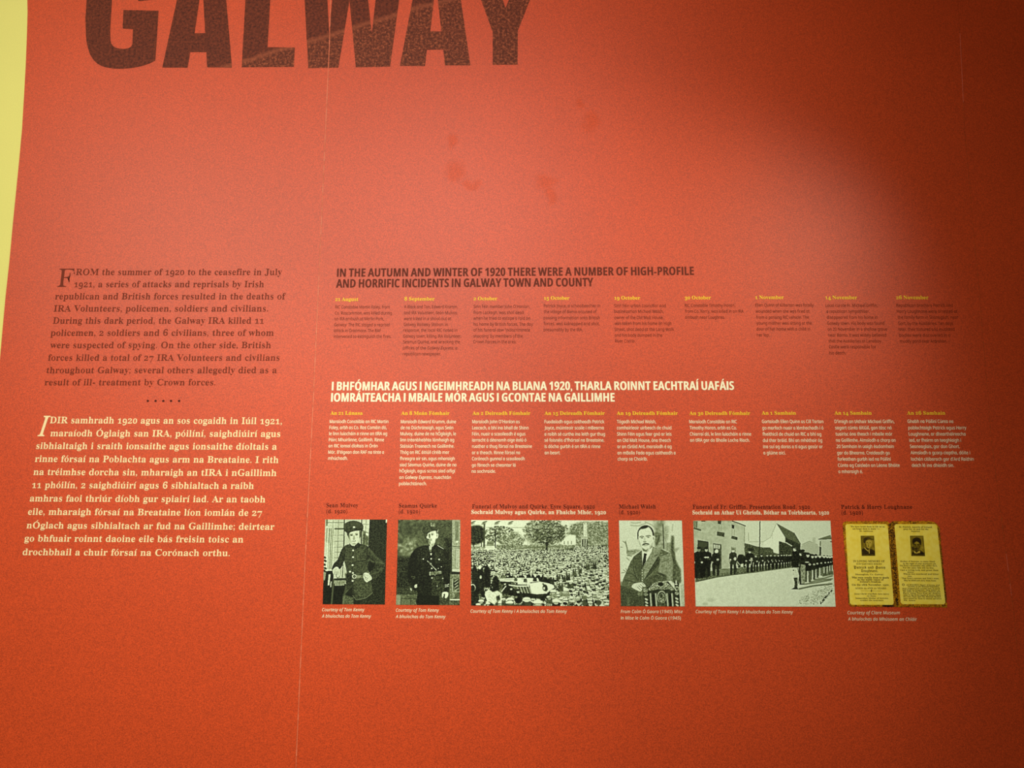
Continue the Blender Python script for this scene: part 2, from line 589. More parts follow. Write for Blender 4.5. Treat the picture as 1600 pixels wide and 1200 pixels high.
# ------------------------------------------------------------------ the big title
def title():
    t = block_empty('title_lettering', 480, 105, 'huge dark brown title letters with a hillside print, cut off by the top edge', 'lettering')
    m, nt, b = new_mat('hillside_print', 0.6, 0.22)
    co = objco(nt)
    f1 = noise(nt, 150, 4.0, 0.75, co)
    f2 = noise(nt, 9, 3.0, 0.6, co)
    grass = ramp(nt, f1, [(0.34, (0.050, 0.008, 0.0025)), (0.52, (0.15, 0.028, 0.009)), (0.66, (0.40, 0.095, 0.035))])
    sky = ramp(nt, f1, [(0.36, (0.050, 0.007, 0.0020)), (0.64, (0.190, 0.033, 0.010))])
    # the ridge of the hill runs up to the right
    sep = nt.nodes.new('ShaderNodeSeparateXYZ'); nt.links.new(co, sep.inputs[0])
    (xa, za), (xb, zb) = at(335, 108), at(680, 3)
    sl = (zb - za) / (xb - xa)
    ma = nt.nodes.new('ShaderNodeMath'); ma.operation = 'MULTIPLY_ADD'
    nt.links.new(sep.outputs['X'], ma.inputs[0]); ma.inputs[1].default_value = -sl
    ma.inputs[2].default_value = -((za - t.location.z) - sl * (xa - t.location.x))
    ad = nt.nodes.new('ShaderNodeMath'); ad.operation = 'ADD'
    nt.links.new(sep.outputs['Z'], ad.inputs[0]); nt.links.new(ma.outputs[0], ad.inputs[1])
    wob = nt.nodes.new('ShaderNodeMath'); wob.operation = 'MULTIPLY_ADD'
    nt.links.new(f2, wob.inputs[0]); wob.inputs[1].default_value = 0.022
    nt.links.new(ad.outputs[0], wob.inputs[2])
    mr = nt.nodes.new('ShaderNodeMapRange')
    mr.inputs['From Min'].default_value = 0.004; mr.inputs['From Max'].default_value = 0.018
    nt.links.new(wob.outputs[0], mr.inputs['Value'])
    c = mixc(nt, mr.outputs[0], grass, sky)
    # a pale crest along the ridge
    cr = nt.nodes.new('ShaderNodeMapRange'); cr.inputs['From Min'].default_value = 0.0; cr.inputs['From Max'].default_value = 0.010
    ab = nt.nodes.new('ShaderNodeMath'); ab.operation = 'SUBTRACT'; nt.links.new(wob.outputs[0], ab.inputs[0]); ab.inputs[1].default_value = 0.006
    ab2 = nt.nodes.new('ShaderNodeMath'); ab2.operation = 'ABSOLUTE'; nt.links.new(ab.outputs[0], ab2.inputs[0])
    nt.links.new(ab2.outputs[0], cr.inputs['Value']); cr.inputs['To Min'].default_value = 0.6; cr.inputs['To Max'].default_value = 0.0
    c = mixc(nt, cr.outputs[0], c, (0.30, 0.07, 0.028, 1))
    nt.links.new(c, b.inputs['Base Color'])
    K = 4.2105
    A1 = lambda pts: [(100 + x / K, y / K) for x, y in pts]
    A2 = lambda pts: [(460 + x / K, y / K) for x, y in pts]
    letters = [
        ('G', [A1([(603, 400), (565, 420), (520, 435), (470, 446), (420, 452), (375, 455), (330, 453), (285, 447), (250, 437), (220, 420), (195, 395), (174, 362), (160, 320), (150, 275), (146, 230), (143, 120), (152, -10), (160, -200), (175, -300), (215, -390), (290, -430), (400, -445), (510, -432), (590, -395), (640, -320), (648, -220), (640, -5), (490, 10), (492, -200), (485, -290), (450, -312), (400, -318), (355, -308), (330, -280), (325, -200), (318, 0), (306, 200), (308, 270), (314, 290), (325, 305), (342, 316), (365, 322), (400, 324), (424, 320), (440, 312), (448, 302), (452, 290), (455, 195), (388, 190), (393, 68), (624, 73)])]),
        ('A', [A1([(648, 447), (745, 0), (838, -430), (1010, -430), (1068, 0), (1107, 447), (943, 445), (938, 345), (832, 345), (815, 447)]), A1([(860, 222), (930, 220), (918, 0), (906, -90), (893, 0)])]),
        ('L', [A1([(1170, 445), (1195, 0), (1219, -430), (1382, -430), (1358, 0), (1340, 312), (1520, 315), (1513, 442)])]),
        ('W', [A2([(45, -430), (92, 450), (290, 447), (363, 5), (405, 445), (630, 440), (690, 0), (747, -430), (584, -430), (510, 220), (436, -430), (288, -430), (230, 228), (195, -430)])]),
        ('A', [A2([(695, 435), (778, 0), (860, -430), (1030, -430), (1095, 0), (1158, 432), (990, 432), (980, 328), (872, 330), (860, 437)]), A2([(895, 208), (968, 210), (943, 0), (932, -90), (918, 0)])]),
        ('Y', [A2([(1305, 428), (1468, 427), (1470, 205), (1550, 0), (1718, -430), (1600, -430), (1388, 55), (1229, -430), (1060, -430), (1228, 0), (1305, 215)])]),
    ]
    for k, (ch, loops) in enumerate(letters):
        ws = [[at(*p) for p in lp] for lp in loops]
        flat = [p for lp in ws for p in lp]
        tris = tessellate_polygon([[Vector((x, z, 0)) for x, z in lp] for lp in ws])
        f = []
        for a, b_, c_ in tris:
            p, q, r = flat[a], flat[b_], flat[c_]
            ar = (q[0] - p[0]) * (r[1] - p[1]) - (r[0] - p[0]) * (q[1] - p[1])
            if abs(ar) > 1e-12: f.append((a, b_, c_) if ar > 0 else (a, c_, b_))
        o = mesh_obj('letter', [(x, -0.0016, z) for x, z in flat], f, m, t, tuple(t.location))
        o['label'] = 'letter %s of the huge brown title' % ch


title()

# ------------------------------------------------------------------ the introduction on the left
SER = dict(font='S', ex=-.0095, ey=.0085, space=.18, track=.0)


def intro():
    q = 3.478
    t = block_empty('introduction_text', 265, 600, 'dark brown English paragraph of ten lines at the left, opening with a large roman capital', 'wall text')
    rows = [('ROM the summer of 1920 to the ceasefire in July', 413, 1533, 104), ('1921, a series of attacks and reprisals by Irish', 403, 1435, 170),
            ('republican and British forces resulted in the deaths of', 300, 1553, 236), ('IRA Volunteers, policemen, soldiers and civilians.', 293, 1458, 302),
            ('During this dark period, the Galway IRA killed 11', 288, 1434, 368), ('policemen, 2 soldiers and 6 civilians, three of whom', 276, 1488, 434),
            ('were suspected of spying. On the other side, British', 273, 1473, 501), ('forces killed a total of 27 IRA Volunteers and civilians', 262, 1520, 569),
            ('throughout Galway; several others allegedly died as a', 253, 1505, 637), ('result of ill- treatment by Crown forces.', 243, 1172, 703)]
    o = line('drop_cap', t, 'brown_pale', 'F', 'S', (88.5, 448.6), (115, 448.6), 28.5, -.024, -.001)
    o['label'] = 'tall thin capital F'
    for s, a, b, y in rows:
        line('text_line', t, 'brown_pale', s, SER['font'], (a / q, 400 + y / q), (b / q, 400 + y / q), 9.6, SER['ex'], SER['ey'], SER['track'])
    t = block_empty('introduction_text', 240, 868, 'cream Irish paragraph of eleven lines at the lower left, opening with a large slanted capital', 'wall text')
    rows = [('DIR samhradh 1920 agus an sos cogaidh in Iúil 1921,', 272, 1533, 74, 79), ('maraíodh Óglaigh san IRA, póilíní, saighdiúirí agus', 275, 1524, 145, 148.5),
            ('sibhialtaigh i sraith ionsaithe agus ionsaithe díoltais a', 198, 1505, 213.5, 218), ('rinne fórsaí na Poblachta agus arm na Breataine. I rith', 191, 1514, 284, 290),
            ('na tréimhse dorcha sin, mharaigh an tIRA i nGaillimh', 183, 1503, 355, 361), ('11 phóilín, 2 saighdiúirí agus 6 sibhialtach a raibh', 175, 1380, 426, 431),
            ('amhras faoi thriúr díobh gur spiairí iad. Ar an taobh', 163, 1442, 498.5, 504.5), ('eile, mharaigh fórsaí na Breataine líon iomlán de 27', 153, 1425, 571, 577.5),
            ('nÓglach agus sibhialtach ar fud na Gaillimhe; deirtear', 146, 1492, 645, 653), ('go bhfuair roinnt daoine eile bás freisin toisc an', 134, 1323, 716, 722),
            ('drochbhail a chuir fórsaí na Corónach orthu.', 124, 1250, 790, 796)]
    o = line('drop_cap', t, 'cream', 'I', 'K', (59.5, 681.3), (76, 681.3), 31, .004, .006)
    o['label'] = 'tall slanted capital I'
    for s, a, b, y, y2 in rows:
        line('text_line', t, 'cream', s, SER['font'], (a / q, 640 + y / q), (b / q, 640 + y2 / q), 9.9, SER['ex'] + .003, SER['ey'] + .002, SER['track'])
    # row of five dots between them
    t = block_empty('dot_divider', 256, 627, 'row of five dark dots between the English and the Irish paragraph', 'ornament')
    for X in (805, 847, 889, 931, 975):
        x, z = at(X / q, 400 + 788 / q)
        v = [(x, Y_INK, z)] + [(x + .0028 * math.cos(i * math.pi / 10), Y_INK, z + .0028 * math.sin(i * math.pi / 10)) for i in range(20)]
        mesh_obj('dot', v, [(0, i + 1, (i + 1) % 20 + 1) for i in range(20)], M['brown_dark'], t, tuple(t.location))


intro()

# ------------------------------------------------------------------ headings
t = block_empty('heading_text', 805, 449, 'dark brown condensed capitals heading in English above the upper row of dates', 'heading')
line('text_line', t, 'brown', 'IN THE AUTUMN AND WINTER OF 1920 THERE WERE A NUMBER OF HIGH-PROFILE', 'B', (526.8, 432.8), (1083.9, 429.9), 12.9, .010, .0, .010, .16)
line('text_line', t, 'brown', 'AND HORRIFIC INCIDENTS IN GALWAY TOWN AND COUNTY', 'B', (525.5, 449.8), (926.7, 447.6), 13.2, .010, .0, .010, .16)
t = block_empty('heading_text', 832, 628, 'cream condensed capitals heading in Irish above the lower row of dates', 'heading')
line('text_line', t, 'white', 'I BHFÓMHAR AGUS I NGEIMHREADH NA BLIANA 1920, THARLA ROINNT EACHTRAÍ UAFÁIS', 'B', (518.7, 610.1), (1146.6, 609.4), 13.4, .011, .001, .010, .15)
line('text_line', t, 'white', 'IOMRÁITEACHA I MBAILE MÓR AGUS I GCONTAE NA GAILLIMHE', 'B', (517.6, 627.7), (960, 627.6), 13.4, .011, .001, .010, .15)

# ------------------------------------------------------------------ timeline entries
Z1, Z2, Z3 = (500, 405, 4.706), (830, 405, 4.706), (1160, 405, 4.2105)
Z4, Z5, Z6 = (500, 585, 4.706), (830, 585, 4.706), (1160, 585, 4.2105)
ENGLISH = [
    (Z1, '21 August', 113, 282, 308, [
        ('RIC Constable Martin Foley, from', 113, 513, 364), ('Co. Roscommon, was killed during', 110, 528, 408), ('an IRA ambush at Merlin Park,', 107, 470, 450),
        ('Galway. The RIC staged a reprisal', 105, 513, 494), ('attack in Oranmore. The RAF', 104, 448, 537), ('intervened to extinguish the fires.', 102, 524, 580)]),
    (Z1, '8 September', 621, 843, 305, [
        ('A Black and Tan, Edward Krumm,', 619, 1013, 362), ('and IRA Volunteer, Seán Mulvoy,', 619, 1012, 406), ('were killed in a shoot-out at', 616, 965, 449),
        ('Galway Railway Station. In', 616, 940, 492), ('response, the local RIC rioted in', 614, 1010, 534), ('Galway town, killing IRA Volunteer,', 612, 1038, 578),
        ('Seamus Quirke, and wrecking the', 612, 1030, 620), ('offices of the _Galway Express, a_', 611, 1010, 665), ('republican newspaper.', 610, 890, 708)]),
    (Z1, '2 October', 1130, 1303, 303, [
        ("Sinn Féin member John O\u2019Hanlon,", 1130, 1542, 360), ('from Lackagh, was shot dead', 1129, 1497, 404), ('when he tried to escape a raid on', 1128, 1545, 446),
        ('his home by British forces. The day', 1129, 1565, 490), ("of his funeral saw \u2018indiscriminate", 1129, 1545, 532), ("shooting\u2019 by members of the", 1128, 1490, 577), ('Crown Forces in the area.', 1128, 1445, 619)]),
    (Z2, '15 October', 93, 281, 299, [
        ('Patrick Joyce, a schoolteacher in', 93, 507, 355), ('the village of Barna accused of', 93, 481, 398), ('passing information onto British', 92, 503, 443),
        ('forces, was kidnapped and shot,', 92, 503, 486), ('presumably by the IRA.', 92, 378, 530)]),
    (Z2, '19 October', 610, 801, 298, [
        ('Sinn Féin urban councillor and', 610, 988, 354), ('businessman Michael Walsh,', 611, 972, 396), ('owner of the Old Malt House,', 612, 972, 441),
        ('was taken from his home on High', 613, 1030, 484), ('Street, shot dead at the Long Walk', 613, 1050, 528), ('and his body dumped in the', 614, 963, 571), ('River Corrib.', 616, 765, 614)]),
    (Z2, '30 October', 1128, 1321, 296, [
        ('RIC Constable Timothy Horan,', 1129, 1500, 352), ('from Co. Kerry, was killed in an IRA', 1130, 1560, 395), ('ambush near Loughrea.', 1131, 1424, 439)]),
    (Z3, '1 November', 83, 271, 263, [
        ('Ellen Quinn of Kiltartan was fatally', 85, 468, 313), ('wounded when she was fired at', 87, 441, 353), ('from a passing RIC vehicle. The', 90, 437, 393),
        ('young mother was sitting at the', 92, 455, 431), ('door of her home with a child in', 93, 445, 470), ('her lap.', 95, 178, 509)]),
    (Z3, '14 November', 544, 754, 264, [
        ('Local curate Fr. Michael Griffin,', 547, 888, 315), ('a republican sympathiser,', 553, 835, 354), ('disappeared from his home in', 555, 887, 393),
        ('Galway town. His body was found', 557, 932, 432), ('on 20 November in a shallow grave', 560, 950, 471), ('near Barna. It was widely believed', 563, 945, 510),
        ('that the Auxiliaries at Lenaboy', 566, 912, 549), ('Castle were responsible for', 569, 878, 587), ('his death.', 573, 680, 627)]),
    (Z3, '26 November', 1010, 1223, 264, [
        ('Republican brothers Patrick and', 1012, 1382, 315), ('Harry Loughnane were arrested at', 1015, 1412, 354), ('the family farm in Shanaglish, near', 1020, 1418, 393),
        ('Gort, by the Auxiliaries. Ten days', 1023, 1385, 433), ('later, their tortured and mutilated', 1027, 1395, 472), ('bodies were discovered in a', 1031, 1365, 511), ('muddy pond near Ardrahan.', 1036, 1345, 550)]),
]
IRISH = [
    (Z4, 'An 21 Lúnasa', 77, 314, 297, [
        ('Maraíodh Constábla an RIC Martin', 72, 503, 359), ('Foley, arbh as Co. Ros Comáin dó,', 70, 491, 403), ('le linn luíocháin a rinne an tIRA ag', 68, 494, 448),
        ('Páirc Mhuirlinne, Gaillimh. Rinne', 66, 471, 493), ('an RIC ionsaí díoltais in Órán', 64, 424, 538), ("Mór. B\u2019éigean don RAF na tinte a", 62, 470, 584), ('mhúchadh.', 61, 205, 629)]),
    (Z4, 'An 8 Meán Fómhair', 597, 953, 298, [
        ('Maraíodh Edward Krumm, duine', 595, 1000, 360), ('de na Dúchrónaigh, agus Seán', 594, 980, 404), ('Mulvoy, duine de na hÓglaigh, le', 592, 1000, 449),
        ('linn tréanbhabhta lámhaigh ag', 591, 986, 494), ('Stáisiún Traenach na Gaillimhe.', 590, 987, 540), ('Thóg an RIC áitiúil círéib mar', 589, 951, 585),
        ('fhreagra air sin, agus mharaigh', 588, 990, 631), ('siad Séamus Quirke, duine de na', 587, 1002, 677), ('hÓglaigh, agus scrios siad oifigí', 585, 995, 722),
        ('an _Galway Express,_ nuachtán', 584, 963, 769), ('poblachtánach.', 582, 785, 815)]),
    (Z4, 'An 2 Deireadh Fómhair', 1121, 1547, 298, [
        ("Maraíodh John O\u2019Hanlon as", 1120, 1468, 360), ('Leacach, a bhí ina bhall de Shinn', 1120, 1533, 405), ('Féin, nuair a scaoileadh é agus', 1119, 1510, 450),
        ('iarracht á déanamh aige éalú ó', 1119, 1517, 495), ('ruathar a thug fórsaí na Breataine', 1119, 1558, 541), ('ar a theach. Rinne fórsaí na', 1118, 1470, 587),
        ('Corónach gunnaí a scaoileadh', 1118, 1505, 632), ('go fánach sa cheantar lá', 1117, 1438, 679), ('na sochraide.', 1116, 1292, 724)]),
    (Z5, 'An 15 Deireadh Fómhair', 97, 540, 298, [
        ('Fuadaíodh agus caitheadh Patrick', 98, 537, 360), ('Joyce, múinteoir scoile i mBearna', 98, 533, 405), ('a raibh sé curtha ina leith gur thug', 98, 542, 451),
        ("sé faisnéis d\u2019fhórsaí na Breataine.", 98, 537, 496), ('Is dócha gurbh é an tIRA a rinne', 99, 508, 542), ('an beart.', 99, 214, 588)]),
    (Z5, 'An 19 Deireadh Fómhair', 628, 1077, 298, [
        ('Tógadh Michael Walsh,', 630, 917, 360), ('comhairleoir uirbeach de chuid', 630, 1030, 405), ('Shinn Féin agus fear gnó ar leis', 631, 1031, 451),
        ('an Old Malt House, óna theach', 632, 1025, 497), ('ar an tSráid Ard, maraíodh é ag', 633, 1031, 543), ('an mBalla Fada agus caitheadh a', 634, 1060, 589), ('chorp sa Choirib.', 636, 855, 634)]),
    (Z5, 'An 30 Deireadh Fómhair', 1162, 1609, 298, [
        ('Maraíodh Constábla an RIC', 1162, 1511, 360), ('Timothy Horan, arbh as Co.', 1164, 1510, 405), ('Chiarraí dó, le linn luíocháin a rinne', 1166, 1616, 451), ('an tIRA gar do Bhaile Locha Riach.', 1168, 1606, 496)]),
    (Z6, 'An 1 Samhain', 126, 351, 265, [
        ('Gortaíodh Ellen Quinn as Cill Tartan', 128, 531, 321), ('go marfach nuair a lámhachadh í ó', 130, 531, 363), ('fheithicil de chuid an RIC a bhí ag', 132, 517, 404),
        ('dul thar bráid. Bhí an mháthair óg', 134, 523, 445), ('ina suí ag doras a tí agus gasúr ar', 136, 527, 486), ('a glúine aici.', 138, 283, 527)]),
    (Z6, 'An 14 Samhain', 604, 849, 265, [
        ("D\u2019imigh an tAthair Michael Griffin,", 606, 998, 321), ('sagart cúnta áitiúil, gan tásc ná', 609, 979, 362), ('tuairisc óna theach i mbaile mór', 612, 985, 403),
        ('na Gaillimhe. Aimsíodh a chorp an', 615, 1006, 444), ('20 Samhain in uaigh éadomhain', 618, 994, 485), ('gar do Bhearna. Creideadh go', 622, 968, 527),
        ('forleathan gurbh iad na Póilíní', 625, 976, 568), ('Cúnta ag Caisleán an Léana Bháite', 628, 1033, 609), ('a mharaigh é.', 631, 790, 650)]),
    (Z6, 'An 26 Samhain', 1081, 1333, 265, [
        ('Ghabh na Póilíní Cúnta na', 1085, 1385, 320), ('poblachtaigh Patrick agus Harry', 1090, 1471, 362), ('Loughnane, ar dheartháireacha', 1093, 1466, 403),
        ('iad, ar fheirm an teaghlaigh i', 1097, 1436, 444), ('Seaneaglais, gar don Ghort.', 1101, 1428, 485), ('Aimsíodh a gcorp ciaptha, dóite i', 1105, 1496, 526),
        ("lochán clábarach gar d\u2019Ard Raithin", 1109, 1520, 568), ('deich lá ina dhiaidh sin.', 1113, 1390, 609)]),
]
for entries, ink, lang, capn, grp in ((ENGLISH, 'brown', 'brown English', 4.9, 'English timeline entries'), (IRISH, 'white', 'cream Irish', 5.2, 'Irish timeline entries')):
    for (ox, oy, q), date, a, b, y, rows in entries:
        X = lambda v: ox + v / q
        Yp = lambda v: oy + v / q
        t = block_empty('timeline_entry', X((a + b) / 2), Yp(rows[-1][3]), '%s timeline entry under the yellow date %s' % (lang, date), 'wall text', grp)
        o = line('date', t, 'yellow', date, 'S', (X(a), Yp(y)), (X(b), Yp(y)), 5.3, -.003, .010, .002, .15)
        o['label'] = 'yellow bold date %s' % date
        for s, x0, x1, yy in rows:
            line('text_line', t, ink, s, 'R', (X(x0), Yp(yy)), (X(x1), Yp(yy)), capn, -.001 if ink == 'brown' else .005, .0 if ink == 'brown' else .002, .0)

# ------------------------------------------------------------------ captions above and credits below the photographs
PL = ['portrait of the soldier in a peaked cap', 'portrait of the man in a soft beret', 'wide photograph of the crowded square',
      'portrait of the seated man with a moustache', 'wide photograph of uniformed men lining a street', 'yellowed folded memorial card']


def caption(label, rows):
    x0 = (rows[0][1][0] + rows[0][2][0]) / 2
    t = block_empty('caption_text', x0, rows[-1][1][1], label, 'caption', 'captions above the pictures')
    for s, p0, p1, ink in rows:
        line('text_line', t, ink, s, 'S', p0, p1, 6.0, (-.010 if ink != 'white' else 0.0), .009, .01)


def pz(o, q):
    return lambda x, y: (o[0] + x / q, o[1] + y / q)


a = pz((500, 585), 4.706)
caption('brown two-line caption above the ' + PL[0], [('Sean Mulvoy', a(47, 976), a(283, 976), 'brown_dark'), ('(d. 1920)', a(47, 1020), a(202, 1020), 'brown_dark')])
caption('brown two-line caption above the ' + PL[1], [('Seamus Quirke', a(580, 979), a(860, 979), 'brown_dark'), ('(d. 1920)', a(579, 1021), a(736, 1021), 'brown_dark')])
a = pz((725, 780), 6.667)
caption('brown and cream two-line caption above the ' + PL[2], [('Funeral of Mulvoy and Quirke, Eyre Square, 1920', a(84, 94), a(1362, 96), 'brown_dark'),
        ('Sochraid Mulvoy agus Quirke, an Fhaiche Mhór, 1920', a(77, 153), a(1478, 156), 'white')])
a = pz((955, 780), 6.667)
caption('brown two-line caption above the ' + PL[3], [('Michael Walsh', a(80, 96), a(465, 96), 'brown_dark'), ('(d. 1920)', a(80, 155), a(300, 155), 'brown_dark')])
a = pz((1075, 780), 6.667)
caption('brown and cream two-line caption above the ' + PL[4], [('Funeral of Fr. Griffin, Presentation Road, 1920', a(48, 98), a(1270, 99), 'brown_dark'),
        ('Sochraid an Athar Uí Ghríofa, Bóthar na Toirbhearta, 1920', a(46, 158), a(1467, 159), 'white')])
a = pz((1300, 780), 6.667)
caption('brown two-line caption above the ' + PL[5], [('Patrick & Harry Loughnane', a(93, 99), a(833, 99), 'brown_dark'), ('(d. 1920)', a(97, 158), a(320, 158), 'brown_dark')])


def credit(label, rows):
    x0 = (rows[0][1][0] + rows[0][2][0]) / 2
    t = block_empty('credit_text', x0, rows[-1][1][1], label, 'credit line', 'credit lines below the pictures')
    for s, p0, p1 in rows:
        line('text_line', t, 'white', s, 'I', p0, p1, 5.0, .001, .002, .01)


a = pz((490, 930), 4.444)
ken, kenI = 'Courtesy of Tom Kenny', 'A bhuíochas do Tom Kenny'
credit('slanted cream two-line credit below the ' + PL[0], [(ken, a(60, 111), a(355, 111)), (kenI, a(58, 155), a(400, 156))])
credit('slanted cream two-line credit below the ' + PL[1], [(ken, a(572, 114), a(872, 115)), (kenI, a(571, 158), a(917, 160))])
credit('slanted cream one-line credit below the ' + PL[2], [(ken + ' / ' + kenI, a(1090, 121), (886, 957.6))])
a = pz((850, 930), 4.444)
credit('slanted cream two-line credit below the ' + PL[3], [('From Colm Ó Gaora (1945) Mise', a(532, 124), a(962, 124)), ('In Mise le Colm Ó Gaora (1945)', a(532, 168), a(950, 169))])
credit('slanted cream one-line credit below the ' + PL[4], [(ken + ' / ' + kenI, a(1053, 124), (1239, 958.6))])
a = pz((1200, 930), 5.333)
credit('slanted cream two-line credit below the ' + PL[5], [('Courtesy of Clare Museum', a(661, 158), a(1097, 158)), ('A bhuíochas do Mhúsaem an Chláir', a(665, 210), a(1240, 213))])


# ------------------------------------------------------------------ printed pictures, painted tone by tone into a fine grid
def box_blur(a, r):
    """separable box blur, three passes, edge-clamped"""
    r = int(round(r))
    if r < 1: return a
    for _ in range(2):
        for ax in (0, 1):
            p = np.pad(a, [(r + 1, r) if i == ax else (0, 0) for i in range(2)], mode='edge')
            c = np.cumsum(p, axis=ax)
            n = a.shape[ax]
            hi = np.take(c, np.arange(2 * r + 1, 2 * r + 1 + n), axis=ax)
            lo = np.take(c, np.arange(0, n), axis=ax)
            a = (hi - lo) / (2 * r + 1)
    return a


class Canvas:
    SS = 2

    def __init__(s, quad, w, h, tone=.5, seed=1):
        """quad: corners (tl, tr, br, bl) in the working units; w, h grid cells of the finished print"""
        s.q = quad
        s.gw, s.gh = w, h
        s.w, s.h = w * s.SS, h * s.SS
        s.a = np.full((s.h, s.w), float(tone))
        s.rng = np.random.RandomState(seed)
        s.sc = s.w / (quad[1][0] - quad[0][0])       # canvas px per working unit
        s.n1 = s._noise(1)
        s.n2 = s._noise(2)
        s.n4 = s._noise(5)

    def _noise(s, r):
        n = box_blur(s.rng.rand(s.h, s.w), r)
        n = (n - n.mean()) / (n.std() + 1e-9)
        return np.clip(n, -2.2, 2.2)

    def m(s, p):
        (tl, tr, br, bl) = s.q
        x, y = p
        v = 0.5
        for _ in range(6):
            xl = tl[0] + (bl[0] - tl[0]) * v
            xr = tr[0] + (br[0] - tr[0]) * v
            u = (x - xl) / (xr - xl)
            yt = tl[1] + (tr[1] - tl[1]) * u
            yb = bl[1] + (br[1] - bl[1]) * u
            v = (y - yt) / (yb - yt)
        return (u * s.w, v * s.h)

    def _put(s, mask, y0, y1, x0, x1, tone, alpha, tex, tn):
        if isinstance(tone, tuple):                   # tone running from top to bottom of the shape
            t = np.linspace(tone[0], tone[1], y1 - y0)[:, None]
        else:
            t = tone
        if tex:
            n = {1: s.n1, 2: s.n2, 4: s.n4}[tn][y0:y1, x0:x1]
            t = t + n * tex
        k = mask * alpha
        s.a[y0:y1, x0:x1] = s.a[y0:y1, x0:x1] * (1 - k) + t * k

    def poly(s, pts, tone, blur=0., alpha=1., tex=0., tn=2, smooth=False):
        P = [s.m(p) for p in pts]
        if smooth:
            Q = []
            n = len(P)
            for i in range(n):
                p0, p1, p2, p3 = P[i - 1], P[i], P[(i + 1) % n], P[(i + 2) % n]
                for k in range(5):
                    t = k / 5
                    Q.append(tuple(.5 * (2 * b + (c - a) * t + (2 * a - 5 * b + 4 * c - d) * t * t + (3 * b - a - 3 * c + d) * t ** 3)
                                   for a, b, c, d in zip(p0, p1, p2, p3)))
            P = Q
        br = blur * s.sc
        pad = int(br * 3) + 2
        xs = [p[0] for p in P]; ys = [p[1] for p in P]
        x0, x1 = max(0, int(min(xs)) - pad), min(s.w, int(max(xs)) + pad + 1)
        y0, y1 = max(0, int(min(ys)) - pad), min(s.h, int(max(ys)) + pad + 1)
        if x1 <= x0 or y1 <= y0: return
        gy = np.arange(y0, y1)[:, None] + .5
        gx = np.arange(x0, x1)[None, :] + .5
        ins = np.zeros((y1 - y0, x1 - x0), bool)
        for i in range(len(P)):
            ax, ay = P[i - 1]; bx, by = P[i]
            if ay == by: continue
            cond = (ay > gy) != (by > gy)
            xx = (bx - ax) * (gy - ay) / (by - ay) + ax
            ins ^= cond & (gx < xx)
        s._put(box_blur(ins.astype(float), br) if br >= .8 else ins.astype(float), y0, y1, x0, x1, tone, alpha, tex, tn)

    def ell(s, cx, cy, rx, ry, tone, blur=0., alpha=1., tex=0., rot=0., tn=2, a0=0, a1=360):
        c, sn = math.cos(math.radians(rot)), math.sin(math.radians(rot))
        n = 22
        pts = []
        for i in range(n + (1 if a1 - a0 < 360 else 0)):
            t = math.radians(a0 + (a1 - a0) * i / n)
            x, y = rx * math.cos(t), ry * math.sin(t)
            pts.append((cx + x * c - y * sn, cy + x * sn + y * c))
        s.poly(pts, tone, blur, alpha, tex, tn)

    def line(s, pts, width, tone, blur=0., alpha=1.):
        for (ax, ay), (bx, by) in zip(pts[:-1], pts[1:]):
            L = math.hypot(bx - ax, by - ay) or 1
            nx, ny = -(by - ay) / L * width / 2, (bx - ax) / L * width / 2
            s.poly([(ax + nx, ay + ny), (bx + nx, by + ny), (bx - nx, by - ny), (ax - nx, ay - ny)], tone, blur, alpha)

    def grain(s, amp):
        s.a += s.n1 * amp

    def cells(s):
        return s.a.reshape(s.gh, s.SS, s.gw, s.SS).mean(axis=(1, 3))


def tone_rgb(t, dark, mid, light):
    """0..1 tones to the ink colours of the print (given as display values), linear"""
    t = np.clip(t, 0, 1)[..., None]
    d, m, l = (np.array(c, float) for c in (dark, mid, light))
    c = np.where(t < .5, d + (m - d) * t * 2, m + (l - m) * (t - .5) * 2) / 255
    return np.where(c <= .04045, c / 12.92, ((c + .055) / 1.055) ** 2.4)


def raster_obj(name, cells, corners, y_front, mat, parent=None, origin=(0, 0, 0), keep=None, back=None):
    """cells: h x w x 3 colours; corners tl, tr, br, bl as wall points"""
    h, w = cells.shape[:2]
    tl, tr, br, bl = (np.array(c) for c in corners)
    u = np.linspace(0, 1, w + 1)[None, :, None]
    v = np.linspace(0, 1, h + 1)[:, None, None]
    P = (tl * (1 - u) + tr * u) * (1 - v) + (bl * (1 - u) + br * u) * v
    co = np.zeros(((h + 1) * (w + 1), 3), np.float32)
    co[:, 0] = P[..., 0].ravel() - origin[0]
    co[:, 1] = y_front - origin[1]
    co[:, 2] = P[..., 1].ravel() - origin[2]
    i = np.arange(h)[:, None] * (w + 1) + np.arange(w)[None, :]
    q = np.stack([i, i + w + 1, i + w + 2, i + 1], -1).reshape(-1, 4)
    colr = cells.reshape(-1, 3)
    if keep is not None:
        k = keep.ravel()
        q, colr = q[k], colr[k]
    n = len(q)
    me = bpy.data.meshes.new(name)
    me.vertices.add(len(co)); me.vertices.foreach_set('co', co.ravel())
    me.loops.add(n * 4); me.loops.foreach_set('vertex_index', q.ravel().astype(np.int32))
    me.polygons.add(n)
    me.polygons.foreach_set('loop_start', (np.arange(n) * 4).astype(np.int32))
    at_ = me.color_attributes.new('picture', 'FLOAT_COLOR', 'CORNER')
    rgba = np.ones((n, 4, 4), np.float32)
    rgba[:, :, :3] = colr[:, None, :]
    at_.data.foreach_set('color', rgba.ravel())
    me.update(calc_edges=True)
    me.validate()
    me.materials.append(mat)
    o = bpy.data.objects.new(name, me)
    COL.objects.link(o)
    if parent is not None: o.parent = parent
    else: o.location = origin
    return o


PHOTO_INK = ((8, 12, 3), (98, 110, 76), (230, 246, 216))


